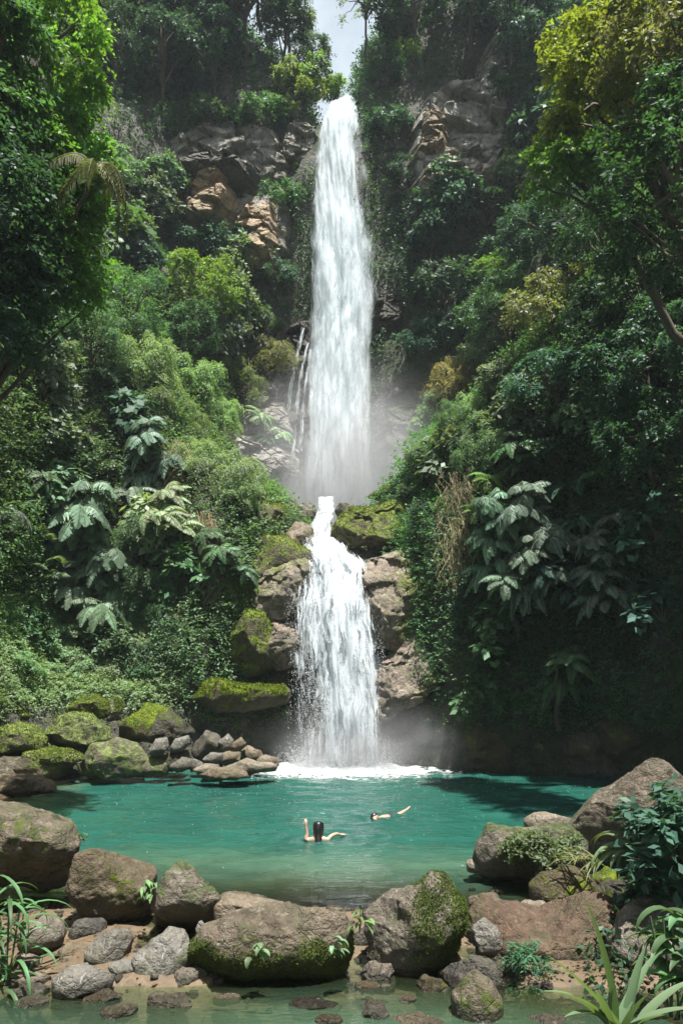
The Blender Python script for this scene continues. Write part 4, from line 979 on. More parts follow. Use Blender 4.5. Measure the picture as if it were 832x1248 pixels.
def fan(acc, base, tip, seg=15, L=0.7, Wd=0.07, face=None, spread=2.5):
    acc.add(*tube(curve(base, tip, 5, -0.1, 0.0), np.linspace(0.014, 0.009, 5), 4), 0.3)
    d = nrm(tip - base); s = nrm(np.cross(d, UP)); n = np.cross(s, d); n = n if n[2] > 0 else -n
    an = np.linspace(-spread / 2, spread / 2, seg)
    D = np.cos(an)[:, None] * d + np.sin(an)[:, None] * s - UP * 0.25 - UP * np.abs(np.sin(an))[:, None] * 0.25
    V, T = leaves_np(np.repeat(tip[None], seg, 0), D, np.repeat(n[None], seg, 0), L * (0.8 + 0.25 * np.cos(an)), Wd * 1.5, 0.2)
    acc.add(V, T, np.repeat(np.clip(0.6 + rng.normal(size=seg) * 0.1, 0, 1), 4))

def proto_fan(key, n, reach, L, seed):
    global rng
    keep = rng; rng = np.random.default_rng(seed)
    a = Acc(); w = Acc(); w.add(*tube(curve(np.array([0, 0, -0.6]), np.array([0, 0, 0.8]), 6, 0, 0.03), 0.07, 7))
    for i in range(n):
        az = i / n * 2 * PI + rng.uniform(-0.3, 0.3)
        tip = np.array([math.cos(az) * reach, math.sin(az) * reach, 0.8 + rng.uniform(-0.1, 0.9) * reach]) * np.array([1, 1, 1])
        fan(a, np.array([0, 0, 0.75]), tip, 15, L)
    PROTO[key] = dict(name="fan_palm", parts=[("trunk", w.mesh("trunk", True), M["bark"], (0.1, 0.08, 0.06)), ("crown", a.mesh("crown"), M["leaf_gloss"], None)], top=1.6, R=reach + L * 0.8, c=0.9)
    rng = keep

def proto_vine(key, width, length, n, L, Wd, seed, mat="leaf", leafy=True, name="hanging_vine", bulge=0.3):
    """strands that hang from the top (origin) down -z, facing -y"""
    global rng
    keep = rng; rng = np.random.default_rng(seed)
    a = Acc(); w = Acc()
    for i in range(n):
        x = rng.normal() * width * 0.28; top_ = rng.uniform(-0.35, 0.3) * length * (0.15 if leafy else 1.0); ll = length * rng.uniform(0.45, 1.0) * max(0.3, 1 - 0.4 * abs(2 * x / width))
        t = np.linspace(0, 1, 9)
        pts = np.stack([x + (0.06 if leafy else 0.13) * width * np.sin(t * rng.uniform(3, 7) + i) + rng.normal() * (0.08 if leafy else 0.4) * t, -bulge * np.sin(t * 1.6) * rng.uniform(0.3, 1.2) - rng.uniform(0, 0.15), 0.15 + top_ - t * ll], 1)
        w.add(*tube(pts, 0.008 if leafy else rng.uniform(0.004, 0.012), 4), rng.random())
        if leafy:
            m = int(ll / (L * 0.33)); tt = rng.random(m)
            P = np.stack([np.interp(tt, t, pts[:, k]) for k in range(3)], 1) + rng.normal(size=(m, 3)) * L * 0.6
            D = nrm(np.stack([rng.normal(size=m) * 0.7, -0.5 - rng.random(m) * 0.4, -0.5 + rng.normal(size=m) * 0.3], 1))
            N = nrm(np.stack([rng.normal(size=m) * 0.4, -0.5 + rng.normal(size=m) * 0.3, 0.8 + 0 * tt], 1))
            s = rng.uniform(0.6, 1.3, m)
            V, T = leaves_np(P, D, N, L * s, Wd * s); a.add(V, T, np.repeat(np.clip(0.3 * rng.random() + 0.6 * rng.random(m), 0, 1), 4))
        else:
            m = 50; tt = rng.random(m); P = np.stack([np.interp(tt, t, pts[:, k]) for k in range(3)], 1)
            D = nrm(rnd_unit(m) * np.array([1, 1, 0.4]) - UP * 1.0); V, T = leaves_np(P, D, rnd_unit(m), L * rng.uniform(0.5, 1.8, m), Wd); P += 0; a.add(V, T, np.repeat(rng.random(m), 4))
    parts = [("strands", w.mesh("strands"), M["bark"] if leafy else M["dry"], (0.1, 0.08, 0.06) if leafy else None), ("foliage", a.mesh("foliage"), M[mat], None)]
    PROTO[key] = dict(name=name, parts=parts, top=0.2, R=length / 2, c=-length / 2, hang=True)
    rng = keep

proto_tree("tree1", 3.2, (2.0, 2.0, 1.7), 34, 0.72, 0.17, 0.085, 20, 12, 0.3, 1)
proto_tree("tree2", 3.6, (1.8, 1.8, 2.2), 36, 0.66, 0.15, 0.07, 20, 12, 0.45, 2)
proto_tree("tree3", 2.6, (2.3, 2.1, 1.4), 34, 0.8, 0.20, 0.10, 16, 11, 0.35, 3, flat=0.6)
proto_tree("tall", 4.6, (1.5, 1.5, 2.7), 36, 0.62, 0.16, 0.07, 18, 12, 0.6, 4)
proto_tree("wispy", 4.2, (2.3, 1.8, 1.7), 26, 0.55, 0.16, 0.07, 11, 9, 0.3, 5, inner=0.7, limbs=26, trunk_r=0.1)
proto_shrub("shrub1", (1.05, 1.0, 0.85), 20, 0.46, 0.13, 0.07, seed=11)
proto_shrub("shrub2", (1.2, 1.0, 0.7), 22, 0.42, 0.10, 0.05, 18, 13, seed=12)
proto_shrub("shrub3", (0.9, 0.9, 1.1), 20, 0.44, 0.17, 0.10, 14, 10, seed=13, mat="leaf_gloss")
proto_shrub("fine1", (1.1, 1.0, 1.2), 24, 0.42, 0.10, 0.022, 22, 16, 0.7, seed=14, name="feathery_bush", low=-0.5)
proto_shrub("fine2", (1.2, 1.0, 0.9), 24, 0.44, 0.12, 0.026, 20, 16, 0.9, seed=15, name="feathery_bush", low=-0.5)
proto_shrub("big", (1.0, 0.9, 0.9), 14, 0.5, 0.34, 0.20, 7, 7, 0.5, seed=16, mat="leaf_gloss", name="broad_leaved_plant", jitter=0.25)
proto_fern("fern1", 17, 1.1, 0.22, 0.055, 0.8, 0.6, 3, 0.42, 20, seed=1, trunk=0.6)
proto_fern("fern2", 19, 1.1, 0.23, 0.06, 0.9, 0.65, 5, 0.36, 19, seed=2, trunk=0.5, droop=0.8)
proto_fern("fern3", 11, 1.9, 0.28, 0.06, 0.8, 0.75, 1, 0.4, 24, seed=3, trunk=1.2)
proto_fern("palm", 11, 2.3, 0.5, 0.05, 1.0, 0.55, 1, 0.4, 30, seed=4, trunk=1.4, droop=1.1, name="feather_palm", profile=0.4)
proto_fan("fan", 9, 1.0, 0.75, 5)
proto_vine("vine1", 1.6, 3.4, 34, 0.12, 0.09, 1)
proto_vine("vine2", 2.2, 2.4, 40, 0.10, 0.075, 2)
proto_vine("dryvine", 1.3, 3.0, 70, 0.12, 0.018, 3, "dry", False, "dry_vine", 0.35)

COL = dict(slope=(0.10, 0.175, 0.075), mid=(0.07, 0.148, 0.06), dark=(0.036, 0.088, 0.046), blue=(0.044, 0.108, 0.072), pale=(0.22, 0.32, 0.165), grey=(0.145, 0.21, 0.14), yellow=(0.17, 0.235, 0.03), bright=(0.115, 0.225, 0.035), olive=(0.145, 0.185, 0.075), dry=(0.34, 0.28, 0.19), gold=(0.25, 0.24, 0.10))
PLANTS = []
used = {}
def place(key, loc, scale, yaw, colour, label, cat, group, tilt=None, squash=1.0):
    pr = PROTO[key]
    root = empty(pr["name"], tuple(loc))
    tag(root, label, cat, group)
    q = Matrix.Rotation(yaw, 4, "Z")
    if tilt is not None: q = Vector((0, 0, 1)).rotation_difference(Vector(tilt)).to_matrix().to_4x4() @ q
    root.matrix_world = Matrix.Translation(Vector(loc)) @ q @ Matrix.Diagonal((scale, scale, scale * squash, 1))
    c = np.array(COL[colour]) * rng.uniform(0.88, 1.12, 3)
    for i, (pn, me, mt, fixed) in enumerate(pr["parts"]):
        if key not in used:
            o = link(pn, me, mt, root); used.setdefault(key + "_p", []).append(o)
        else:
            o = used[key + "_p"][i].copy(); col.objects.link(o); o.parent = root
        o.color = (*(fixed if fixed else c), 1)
    used[key] = True
    PLANTS.append(root)
    return root

CAT = dict(tree1="tree", tree2="tree", tree3="tree", tall="tree", wispy="tree", shrub1="shrub", shrub2="shrub", shrub3="shrub", fine1="bush", fine2="bush", big="plant", fern1="fern", fern2="fern", fern3="fern", palm="palm", fan="palm", vine1="vine", vine2="vine", dryvine="vine")
GRP = dict(tree="trees of the gorge", shrub="shrubs on the gorge walls", bush="feathery bushes on the gorge walls", plant="broad-leaved plants", fern="tree ferns of the gorge", palm="palms of the gorge", vine="vines hanging on the gorge walls")
def grow(key, px, py, rpx, colour, label, out=0.35, squash=1.0):
    """a plant on the wall whose crown shows about (px, py) with a radius of rpx photo pixels"""
    pr = PROTO[key]
    h, n = cast(px, py)
    if h is None:
        h = W(px, py, 46.0); n = np.array([0, -1.0, 0])
    s = rpx / F * h[1] / pr["R"]
    hz = nrm(np.array([n[0], n[1], 0.0]) + 1e-6)
    if pr.get("hang"):
        loc = h + UP * pr["R"] * s * 0.95 + hz * 0.15; yaw = math.atan2(hz[1], hz[0]) + PI / 2
        return place(key, loc, s, yaw, colour, label, CAT[key], GRP[CAT[key]], None, squash)
    loc = h - UP * pr["c"] * s * 0.75 + hz * out * s * 0.8
    tilt = nrm(UP + hz * 0.35 + rng.normal(size=3) * 0.08)
    return place(key, loc, s, rng.uniform(0, 2 * PI), colour, label, CAT[key], GRP[CAT[key]], tilt, squash)
# ------------------------------------------------------------------ the plants one can tell apart
LIST = """
tree3 150 18 40 yellow|yellow-flowering tree crown high on the left cliff top
tree1 232 45 55 dark|dark tree between the yellow-flowering crown and the cliff-top trees near the sky gap
tree2 196 105 48 dark|dark shaggy tree hanging below the yellow-flowering crown
tree1 300 34 52 mid|large dome-shaped green tree on the left cliff top
tall 338 78 46 grey|grey-green drooping tree left of the sky gap below the dome-shaped tree
tree2 352 40 30 blue|blue-green tree on the left rim of the sky gap
tree1 382 84 20 dark|small dark tree leaning into the sky gap above the tall fall's lip
shrub1 384 114 30 bright|bright yellow-green bush spilling beside the tall fall's lip
shrub2 406 122 12 bright|small bright bush on the very brink of the tall fall
shrub1 356 112 24 yellow|yellowish shrub behind the pale weathered rock near the lip
shrub2 346 138 18 olive|olive shrub perched over the pale weathered rock
shrub1 322 150 26 mid|green shrub draping the grey ribbed rock of the left cliff
tree2 268 96 42 blue|blue-green tree hanging above the mossy grey crag
tree1 255 4 48 blue|blue-green tree cut by the top edge above the left cliff
tree3 318 -4 42 mid|broad green tree cut by the top edge left of the sky gap
tree1 196 30 42 dark|dark tree right beside the yellow-flowering crown
tall 132 92 38 dark|tall dark tree behind the sunlit leaning tree on the left
wispy 446 22 36 grey|thin feathery tree on the right rim reaching across the sky gap
wispy 462 76 16 blue|small see-through tree below the feathery tree on the sky gap's right rim
tall 492 44 30 dark|dark tree forming the right rim of the sky gap
tree1 520 26 44 dark|dark tree at the top edge right of the sky gap
tree2 572 18 44 blue|blue-black tree at the top edge above the broken cliff face
tree1 628 30 48 dark|dark round tree at the top edge right of the grey rib
tree3 668 76 46 blue|blue-green tree behind the sunlit yellow-green tree
shrub1 498 74 16 yellow|lone yellowish bush high on the right cliff near the sky gap
tree2 474 100 26 dark|dark tree on the right cliff level with the tall fall's lip
shrub1 640 120 34 dark|dark bush right of the broken cliff face
shrub3 660 170 36 blue|blue-green bush between the broken cliff face and the sunlit tree
shrub1 476 160 22 blue|dim bush against the right side of the tall fall's top
shrub2 486 216 22 dark|dark bush left of the orange-stained ledge on the right cliff
vine1 490 270 30 dark|dark curtain of vines right of the tall fall
shrub3 544 262 34 blue|teal bush under the broken cliff face
shrub3 522 300 28 blue|second teal bush lower left of the one under the broken face
shrub1 590 266 30 dark|dark bush below the right end of the broken cliff face
shrub3 636 214 24 pale|silvery shrub right below the broken cliff face
shrub3 664 236 22 pale|silvery shrub beside and below the first silvery one
shrub1 604 340 26 bright|fresh green bush lit halfway up the right side
shrub2 586 372 28 mid|green bush just under the fresh lit one
shrub1 640 300 36 dark|dark bush between the silvery shrubs and the fresh lit bush
vine1 500 350 32 dark|dark vines over the ledge that throws spray
shrub1 540 360 34 dark|dark bush above the gold-grassed spur
shrub2 520 420 30 blue|blue-black bush right of the tall fall's foot
shrub1 560 410 28 dark|dark bush right behind the spur's crest
tree3 128 208 32 grey|silver-grey tree at the dark cliff behind the left palm
shrub3 200 226 26 grey|silvery bush left of the pale orange cliff face
shrub3 188 264 30 grey|large grey-leaved bush below the silvery one left of the orange face
shrub1 138 268 28 grey|grey bush right behind the left palm's hanging fronds
shrub1 240 300 28 blue|blue-green bush under the pale orange cliff face
shrub3 300 322 32 grey|grey-leaved bush beneath the lower orange face
shrub1 262 344 28 grey|grey shrub left of the one beneath the lower orange face
shrub2 336 340 26 blue|dim bush between the lower orange face and the tall fall
shrub3 170 330 28 blue|blue-green bush in the middle of the left cliff's foot
tree1 222 372 40 bright|pale round-topped tree standing out in the middle of the left slope
tree2 200 420 36 mid|green tree just below the pale round-topped one
shrub3 274 386 34 grey|grey-leaved shrub right of the pale round-topped tree
shrub3 262 424 32 grey|grey shrub on the slope under the other grey-leaved shrub
shrub2 312 400 30 mid|green shrub high on the slope toward the mossy cliff by the fall
fine2 318 446 34 olive|olive grassy bush on the slope left of the black wet rock
fine2 284 470 30 olive|olive bush at the slope's edge above the wet rock step
fine1 146 380 44 mid|feathery green bush below the sunlit leaning tree
fine1 110 424 46 mid|broad feathery bush on the left between the grey-spotted tree and the slope
fine2 172 452 40 pale|pale feathery bush in the middle of the sunny left slope
fine2 228 474 36 pale|pale bush on the slope under the grey shrubs
fine2 206 512 36 olive|straw-tinted bush hanging over the dark hollow
fine2 252 508 30 pale|pale grassy bush right of the straw-tinted one
shrub3 36 470 42 grey|grey-spotted leafy tree at the left edge above the ferns
shrub3 56 536 40 grey|grey-leaved shrub under the grey-spotted one at the left edge
shrub1 20 416 36 dark|dark shrub at the left edge below the shaded tree
shrub1 88 566 36 mid|green shrub over the layered fern on the left
fine2 268 586 40 pale|pale billowing bush at the slope's outer corner
fine2 292 606 26 pale|small pale bush on the corner nearest the gold mossy rock
fine2 240 566 30 pale|pale bush left of the billowing one
dryvine 214 584 26 dry|brown withered vine beside the dark hollow
fern1 240 634 36 pale|pale broad fern below the billowing bush
fern1 216 664 28 grey|grey fern just below the pale broad fern
fern3 170 612 40 grey|arching feather-leaved fern in front of the dark hollow
fern2 104 668 54 grey|big layered fern with drooping grey-green fronds on the left
fern2 138 726 42 grey|layered fern below and right of the big one
fern2 76 718 40 grey|layered fern in the shade left of the lower one
fern1 64 640 34 grey|fern between the grey-leaved shrub and the big layered fern
fan 44 696 30 grey|pale fan palm leaf cluster at the left edge
fan 34 664 24 grey|smaller fan palm behind the pale fan palm at the left edge
palm 6 628 30 grey|long-leaved palm cut by the left edge
fine1 176 694 46 mid|large feathery green bush hanging in the middle left
fine1 150 748 34 mid|lower lobe-shaped feathery bush under the large one
fine1 206 738 32 mid|feathery bush right under the large one
fern1 278 672 28 mid|green fern right of the withered vines
fern1 280 712 26 mid|green fern with rounded fronds over the ivy curtain
dryvine 250 676 30 dry|tan withered vines hanging between the ferns
dryvine 262 730 24 dry|thin withered strands below the tan vines
vine1 292 740 40 bright|bright ivy curtain beside the brown slab left of the fall
vine1 270 790 34 mid|green ivy curtain at the corner above the overhanging ledge
vine1 214 800 40 mid|pale ivy column hanging to the mossy rocks
vine2 190 820 30 mid|ivy over the shade at the back of the mossy rocks
vine2 316 738 26 yellow|yellow-green ivy on the moss beside the lower fall
shrub3 24 778 28 mid|round glossy shrub at the left edge on the pale slope
shrub2 66 786 28 pale|pale shrub right of the round glossy shrub
shrub2 108 778 30 pale|pale shrub under the layered ferns
shrub3 140 790 30 mid|glossy shrub at the right end of the pale slope
shrub2 20 812 26 pale|pale shrub at the left edge above the mossy rocks
shrub2 62 818 24 pale|pale low shrub right above the bright dome rock
shrub2 100 812 26 pale|pale low shrub in the middle of the slope's foot
shrub2 142 818 22 pale|pale low shrub above the tall dark-fronted rock
fine2 86 808 22 olive|reddish-olive low bush amid the pale slope
shrub1 178 824 18 mid|green shrub where the slope meets the ivy column
shrub2 204 838 13 pale|small pale shrub over the black overhanging rock
shrub1 592 446 34 grey|grey bush crowning the spur on the right
shrub3 606 426 18 pale|silvery top-knot shrub on the spur's crest
fine2 560 474 34 gold|straw-gold grassy bush on the spur's lit shoulder
shrub3 524 524 22 pale|white-leaved shrub sticking out from the spur toward the fall
shrub2 540 500 28 grey|grey-green bush on the spur between the gold and the white-leaved ones
fine1 556 540 34 mid|green mounded bush on the spur's side
shrub2 600 530 34 grey|grey mound in the middle of the spur
shrub3 640 512 34 grey|silver-leaved bush arching over a dark hollow on the spur
fine1 590 576 32 mid|green mound under the grey mound of the spur
vine1 526 600 34 dark|dark vines down the spur's left edge
vine1 516 652 32 dark|dark vines beside the gold-backed slab
dryvine 556 634 34 dry|brown tangle of dead vines on the spur's face
dryvine 552 690 32 dry|dead vines trailing below the brown tangle
fern1 604 612 28 bright|bright yellow-green fern beside the brown tangle
fern1 590 640 22 bright|second bright fern just under the first
fern2 614 668 42 grey|grey layered fern right of the brown tangle
fern2 664 636 44 grey|large layered fern on the right wall with silvery fronds
fern2 660 690 38 grey|layered fern under the large silvery one
fern3 704 598 40 blue|dark arching fern above the large silvery fern
fern3 746 590 40 mid|feather-leaved fern in the shade of the right wall
fern3 720 648 36 blue|blue-green fern under the shaded feather-leaved fern
fern1 632 728 32 grey|grey fern low on the right wall
fern1 694 712 34 blue|dim fern right of the low grey fern
vine1 572 750 40 dark|dark leaf curtain right of the lower pale slab
vine1 606 790 40 dark|dark leaf curtain at the foot of the right wall
vine2 660 780 40 dark|dim vines over the right shore's rocks
vine2 716 790 40 dark|dim vines above the black rock
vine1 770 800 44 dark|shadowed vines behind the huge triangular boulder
big 760 716 30 blue|dark big-leaved plant on the right wall
big 806 640 34 blue|big-leaved plant at the right edge halfway up
big 812 740 34 blue|big-leaved plant at the right edge above the boulder
shrub1 780 690 40 dark|dark bush between the big-leaved plants
tree1 690 300 52 dark|dark tree under the sunlit yellow-green tree
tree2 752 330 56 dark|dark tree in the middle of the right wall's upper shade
tree1 812 372 56 dark|dark tree at the right edge under the overhanging crown
tree3 690 392 48 olive|olive tree with lit leaf tips on the right wall
shrub3 706 356 24 yellow|yellow-lit leafy spray on the right wall
shrub3 736 360 22 olive|olive leafy spray right of the yellow-lit one
tree1 640 392 40 mid|green tree behind the spur's crest
tree2 760 440 50 dark|dark tree on the right wall above the feather-leaved fern
tree1 816 470 54 blue|blue-black tree at the right edge
tree3 690 470 46 blue|dim tree right of the spur's crest
shrub3 740 520 40 grey|grey-flecked bush in the shade right of the spur
tree1 812 560 46 dark|dark bush-like tree at the right edge above the big-leaved plants
big 150 520 34 dark|dark big-leaved plant deep in the hollow of the left slope
big 60 600 30 grey|grey big-leaved plant between the left edge's grey shrubs and the layered fern
big 196 640 30 pale|pale big-leaved plant left of the pale broad fern
big 236 700 28 mid|big-leaved plant beside the tan withered vines
big 120 788 22 mid|big-leaved plant at the upper rim of the pale slope
fern1 24 606 34 mid|green fern at the left edge under the grey-leaved shrub
fern2 196 560 36 grey|grey fern hanging over the rim of the dark hollow
fern3 128 470 40 mid|arching fern amid the feathery bushes of the left slope
fern1 308 530 22 pale|small pale fern left of the layered boulders by the tall fall
big 150 300 30 mid|big-leaved plant on the left cliff's foot right of the sunlit trees
big 560 560 28 grey|grey big-leaved plant on the spur's side under the green mound
fern1 650 560 34 mid|green fern in the dark hollow of the spur
fern2 744 700 42 grey|grey fern in the deep shade of the right wall
big 620 770 32 mid|big-leaved plant low on the right wall above the shore rocks
fern1 680 830 36 mid|fern above the black rock of the right shore
big 590 850 26 mid|big-leaved plant over the dark sloping rock
fern3 770 640 40 grey|grey arching fern left of the right edge's big-leaved plant
shrub2 522 556 24 grey|grey mounded shrub on the spur's left outline under the white-leaved one
shrub2 510 596 20 grey|small grey shrub low on the spur's left outline above the mossy rocks
shrub1 622 470 34 grey|grey-green rounded shrub behind the straw-gold bush on the spur
fine2 572 512 28 pale|pale billowing bush in the middle of the spur's lit shoulder
fine1 620 560 30 grey|soft grey bush between the spur's two mounds and the bright fern
vine1 214 158 26 mid|green creeper hanging over the left end of the grey fractured wall
shrub1 256 150 22 mid|green shrub rooted on top of the grey fractured wall
vine2 306 170 22 grey|grey creeper hanging over the right end of the grey fractured wall
shrub3 250 288 22 grey|grey-leaved shrub between the two orange faces
shrub1 344 250 20 mid|green shrub at the grey wall's edge beside the tall fall
shrub1 690 548 36 dark|dark bush below the dim tree right of the spur
"""
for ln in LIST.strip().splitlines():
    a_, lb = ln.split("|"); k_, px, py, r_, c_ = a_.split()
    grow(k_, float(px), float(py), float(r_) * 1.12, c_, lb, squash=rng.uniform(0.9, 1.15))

# trees that lean out from the walls over the pool, each built for its own trunk
def leaning(key, crown_px, Y, rad, base, colour, label, n_cl=60, r_c=0.6, L=0.12, Wd=0.065, seed=1, **kw):
    c = W(crown_px[0], crown_px[1], Y); b0 = np.array(base, float)
    proto_tree(key, 0, rad, n_cl, r_c, L, Wd, base=(0, 0, 0), crown_c=c - b0, seed=seed, trunk_r=0.16, **kw)
    return place(key, b0, 1.0, 0.0, colour, label, "tree", "trees of the gorge")
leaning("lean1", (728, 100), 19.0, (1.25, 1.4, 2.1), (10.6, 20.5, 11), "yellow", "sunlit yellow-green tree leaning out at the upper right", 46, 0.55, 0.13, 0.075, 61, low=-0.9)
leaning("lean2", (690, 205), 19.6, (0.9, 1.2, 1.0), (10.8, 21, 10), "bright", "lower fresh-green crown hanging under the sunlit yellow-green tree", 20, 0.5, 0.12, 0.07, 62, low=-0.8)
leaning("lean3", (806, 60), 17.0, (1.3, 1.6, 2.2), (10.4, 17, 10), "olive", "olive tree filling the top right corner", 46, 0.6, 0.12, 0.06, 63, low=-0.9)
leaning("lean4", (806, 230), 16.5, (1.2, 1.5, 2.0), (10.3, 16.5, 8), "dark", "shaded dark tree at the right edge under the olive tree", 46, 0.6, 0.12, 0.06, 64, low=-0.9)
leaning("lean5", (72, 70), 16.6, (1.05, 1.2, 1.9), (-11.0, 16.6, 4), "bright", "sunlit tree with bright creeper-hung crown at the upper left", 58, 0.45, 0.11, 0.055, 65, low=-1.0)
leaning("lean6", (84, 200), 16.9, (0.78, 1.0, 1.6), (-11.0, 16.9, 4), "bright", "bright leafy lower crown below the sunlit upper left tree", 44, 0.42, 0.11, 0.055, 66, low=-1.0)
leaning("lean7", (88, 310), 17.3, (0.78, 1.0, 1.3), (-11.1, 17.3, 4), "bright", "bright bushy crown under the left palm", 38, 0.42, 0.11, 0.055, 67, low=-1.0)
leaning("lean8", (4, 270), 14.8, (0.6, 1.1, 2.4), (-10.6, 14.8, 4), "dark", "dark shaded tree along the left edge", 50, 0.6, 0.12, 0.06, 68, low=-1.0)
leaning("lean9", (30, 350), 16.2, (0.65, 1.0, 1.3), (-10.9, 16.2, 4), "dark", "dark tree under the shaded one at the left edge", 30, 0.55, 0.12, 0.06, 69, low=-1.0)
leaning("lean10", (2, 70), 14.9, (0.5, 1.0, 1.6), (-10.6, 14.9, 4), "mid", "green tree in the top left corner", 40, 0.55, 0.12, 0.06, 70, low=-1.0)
c_ = W(96, 205, 16.2)
place("palm", c_ - UP * 0.75, 0.56, 0.4, "olive", "feather palm with hanging fronds in front of the sunlit left trees", "palm", "palms of the gorge", nrm(np.array([0.5, -0.3, 0.8])))

# ------------------------------------------------------------------ undergrowth: leaf cover nobody could count
def undergrowth(label, cond, count, colour, L=0.105, per=6, thick=0.45, thr=-0.25, seed=0, name="undergrowth", mat="leaf"):
    T = np.concatenate([TF[:, [0, 1, 2]], TF[:, [0, 2, 3]]])
    C = PV[T].mean(1)
    nrm_v = PN
    A, _ = tri_area_normals(PV, T)
    vis = (np.abs(C[:, 0]) < 0.62 * C[:, 1] + 2) & (C[:, 1] > 9) & (C[:, 2] < CH + 0.98 * C[:, 1] + 3)
    w = A * vis * cond(C)
    for (o, c, X) in ROCKS:
        if o.get("category") == "rock face":
            s = X.max(0) - X.min(0)
            q = np.abs(C - (c + np.array([0, -0.4, 0]))) / (s * np.array([0.46, 0.9, 0.46]))
            w = w * (np.max(q, 1) > 1)
    k = rng.choice(len(T), count, p=w / w.sum())
    r1 = np.sqrt(rng.random(count))[:, None]; r2 = rng.random(count)[:, None]
    P = PV[T[k, 0]] * (1 - r1) + PV[T[k, 1]] * r1 * (1 - r2) + PV[T[k, 2]] * r1 * r2
    keep = fbm(P * 1.1, 3, 80 + seed) + 0.5 * rng.random(count) > thr
    P = P[keep]; Nn_ = PN[T[k[keep], 0]]; n = len(P)
    big = fbm(P * 0.35, 2, 90 + seed)
    P = P + Nn_ * (rng.random(n) ** 1.5 * thick * (1 + fbm(P * 0.9, 2, 95)))[:, None]
    dist = P[:, 1]
    size = L * (0.45 + 0.55 * dist / 26.0)
    u = nrm(Nn_ * 0.7 + UP * 0.45 + rng.normal(size=(n, 3)) * 0.55)
    ii = np.repeat(np.arange(n), per); q = len(ii)
    t = np.tile(np.linspace(0, 1, per), n)
    pos = P[ii] + u[ii] * (t * 3.2 * size[ii])[:, None] - UP * (t ** 2 * 1.6 * size[ii])[:, None]
    side = nrm(np.cross(u[ii], UP + rng.normal(size=(q, 3)) * 0.2)) * np.where(np.arange(q) % 2, 1, -1)[:, None]
    D = nrm(u[ii] * 0.5 + side * 0.75 - UP * 0.3 + rng.normal(size=(q, 3)) * 0.3)
    N = nrm(UP * 0.65 + Nn_[ii] * 0.5 + rng.normal(size=(q, 3)) * 0.4)
    s = rng.uniform(0.6, 1.4, q) * size[ii]
    V, Tt = leaves_np(pos, D, N, s, s * 0.52)
    rv = np.clip(0.45 + 0.7 * big[ii] + 0.35 * (rng.random(q) - 0.5) + 0.2 * (rng.random(n) - 0.5)[ii], 0, 1)
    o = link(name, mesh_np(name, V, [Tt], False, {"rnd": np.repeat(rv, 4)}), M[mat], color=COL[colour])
    tag(o, label, kind="stuff")
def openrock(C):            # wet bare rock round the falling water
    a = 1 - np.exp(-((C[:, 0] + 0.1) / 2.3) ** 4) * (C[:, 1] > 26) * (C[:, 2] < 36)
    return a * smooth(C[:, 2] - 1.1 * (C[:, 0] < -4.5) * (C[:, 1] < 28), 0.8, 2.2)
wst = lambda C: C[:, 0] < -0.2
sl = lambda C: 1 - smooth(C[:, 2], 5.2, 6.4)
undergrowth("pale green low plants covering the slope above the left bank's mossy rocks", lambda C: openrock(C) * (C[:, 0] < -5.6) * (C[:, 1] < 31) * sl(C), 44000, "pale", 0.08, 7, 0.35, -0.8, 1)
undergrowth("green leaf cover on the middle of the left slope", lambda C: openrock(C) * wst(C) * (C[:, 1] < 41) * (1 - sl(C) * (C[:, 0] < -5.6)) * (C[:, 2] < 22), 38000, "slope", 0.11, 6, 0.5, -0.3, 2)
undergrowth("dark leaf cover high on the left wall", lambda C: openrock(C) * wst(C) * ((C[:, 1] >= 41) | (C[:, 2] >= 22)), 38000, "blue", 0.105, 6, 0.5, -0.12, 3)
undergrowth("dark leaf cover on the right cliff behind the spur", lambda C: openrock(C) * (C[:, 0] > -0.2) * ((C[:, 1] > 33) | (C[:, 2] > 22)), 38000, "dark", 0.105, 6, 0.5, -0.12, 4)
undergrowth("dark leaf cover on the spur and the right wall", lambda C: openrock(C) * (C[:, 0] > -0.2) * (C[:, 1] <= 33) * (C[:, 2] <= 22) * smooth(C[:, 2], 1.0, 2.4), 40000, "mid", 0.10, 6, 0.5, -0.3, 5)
undergrowth("sparse moss and ferns on the wet rock beside the falls", lambda C: (1 - openrock(C)) * (C[:, 1] > 26) * smooth(C[:, 2], 1.0, 3.0) * (np.abs(C[:, 0]) > 1.2), 7000, "mid", 0.07, 5, 0.12, 0.0, 6)

# ------------------------------------------------------------------ plants of the near bank
def blade(acc, base, az, L, Wd, rise, arch, n=9, v=0.5, twist=0.0, tip=1.0):
    h = np.array([math.cos(az), math.sin(az), 0.0]); sd = np.array([-h[1], h[0], 0.0])
    t = np.linspace(0, 1, n)
    el = rise - arch * t                                   # the leaf bends over towards its tip
    st = np.diff(t, prepend=0)
    hx = np.cumsum(np.cos(el) * st) * L; hz = np.cumsum(np.sin(el) * st) * L
    pts = base + np.outer(hx, h) + np.outer(hz, UP) + np.outer(np.sin(t * 2) * twist * L, sd)
    w = Wd * np.clip(np.minimum(0.35 + t * 3, 1) * (1 - t ** 3.2), 0.02, 1) / 2
    nn = -np.outer(np.sin(el), h) + np.outer(np.cos(el), UP)
    V = np.stack([pts + sd * w[:, None] + nn * w[:, None] * 0.45, pts, pts - sd * w[:, None] + nn * w[:, None] * 0.45], 1).reshape(-1, 3)
    acc.add(V, grid_faces(n, 3), v)
def plant_thing(name, label, cat, loc, acc, colour, mat="leaf_gloss", sm=True, part="leaves", group=None):
    r_ = tag(empty(name, tuple(loc)), label, cat, group)
    link(part, acc.mesh(part, sm), M[mat], r_, color=COL[colour] if isinstance(colour, str) else colour)
    return r_
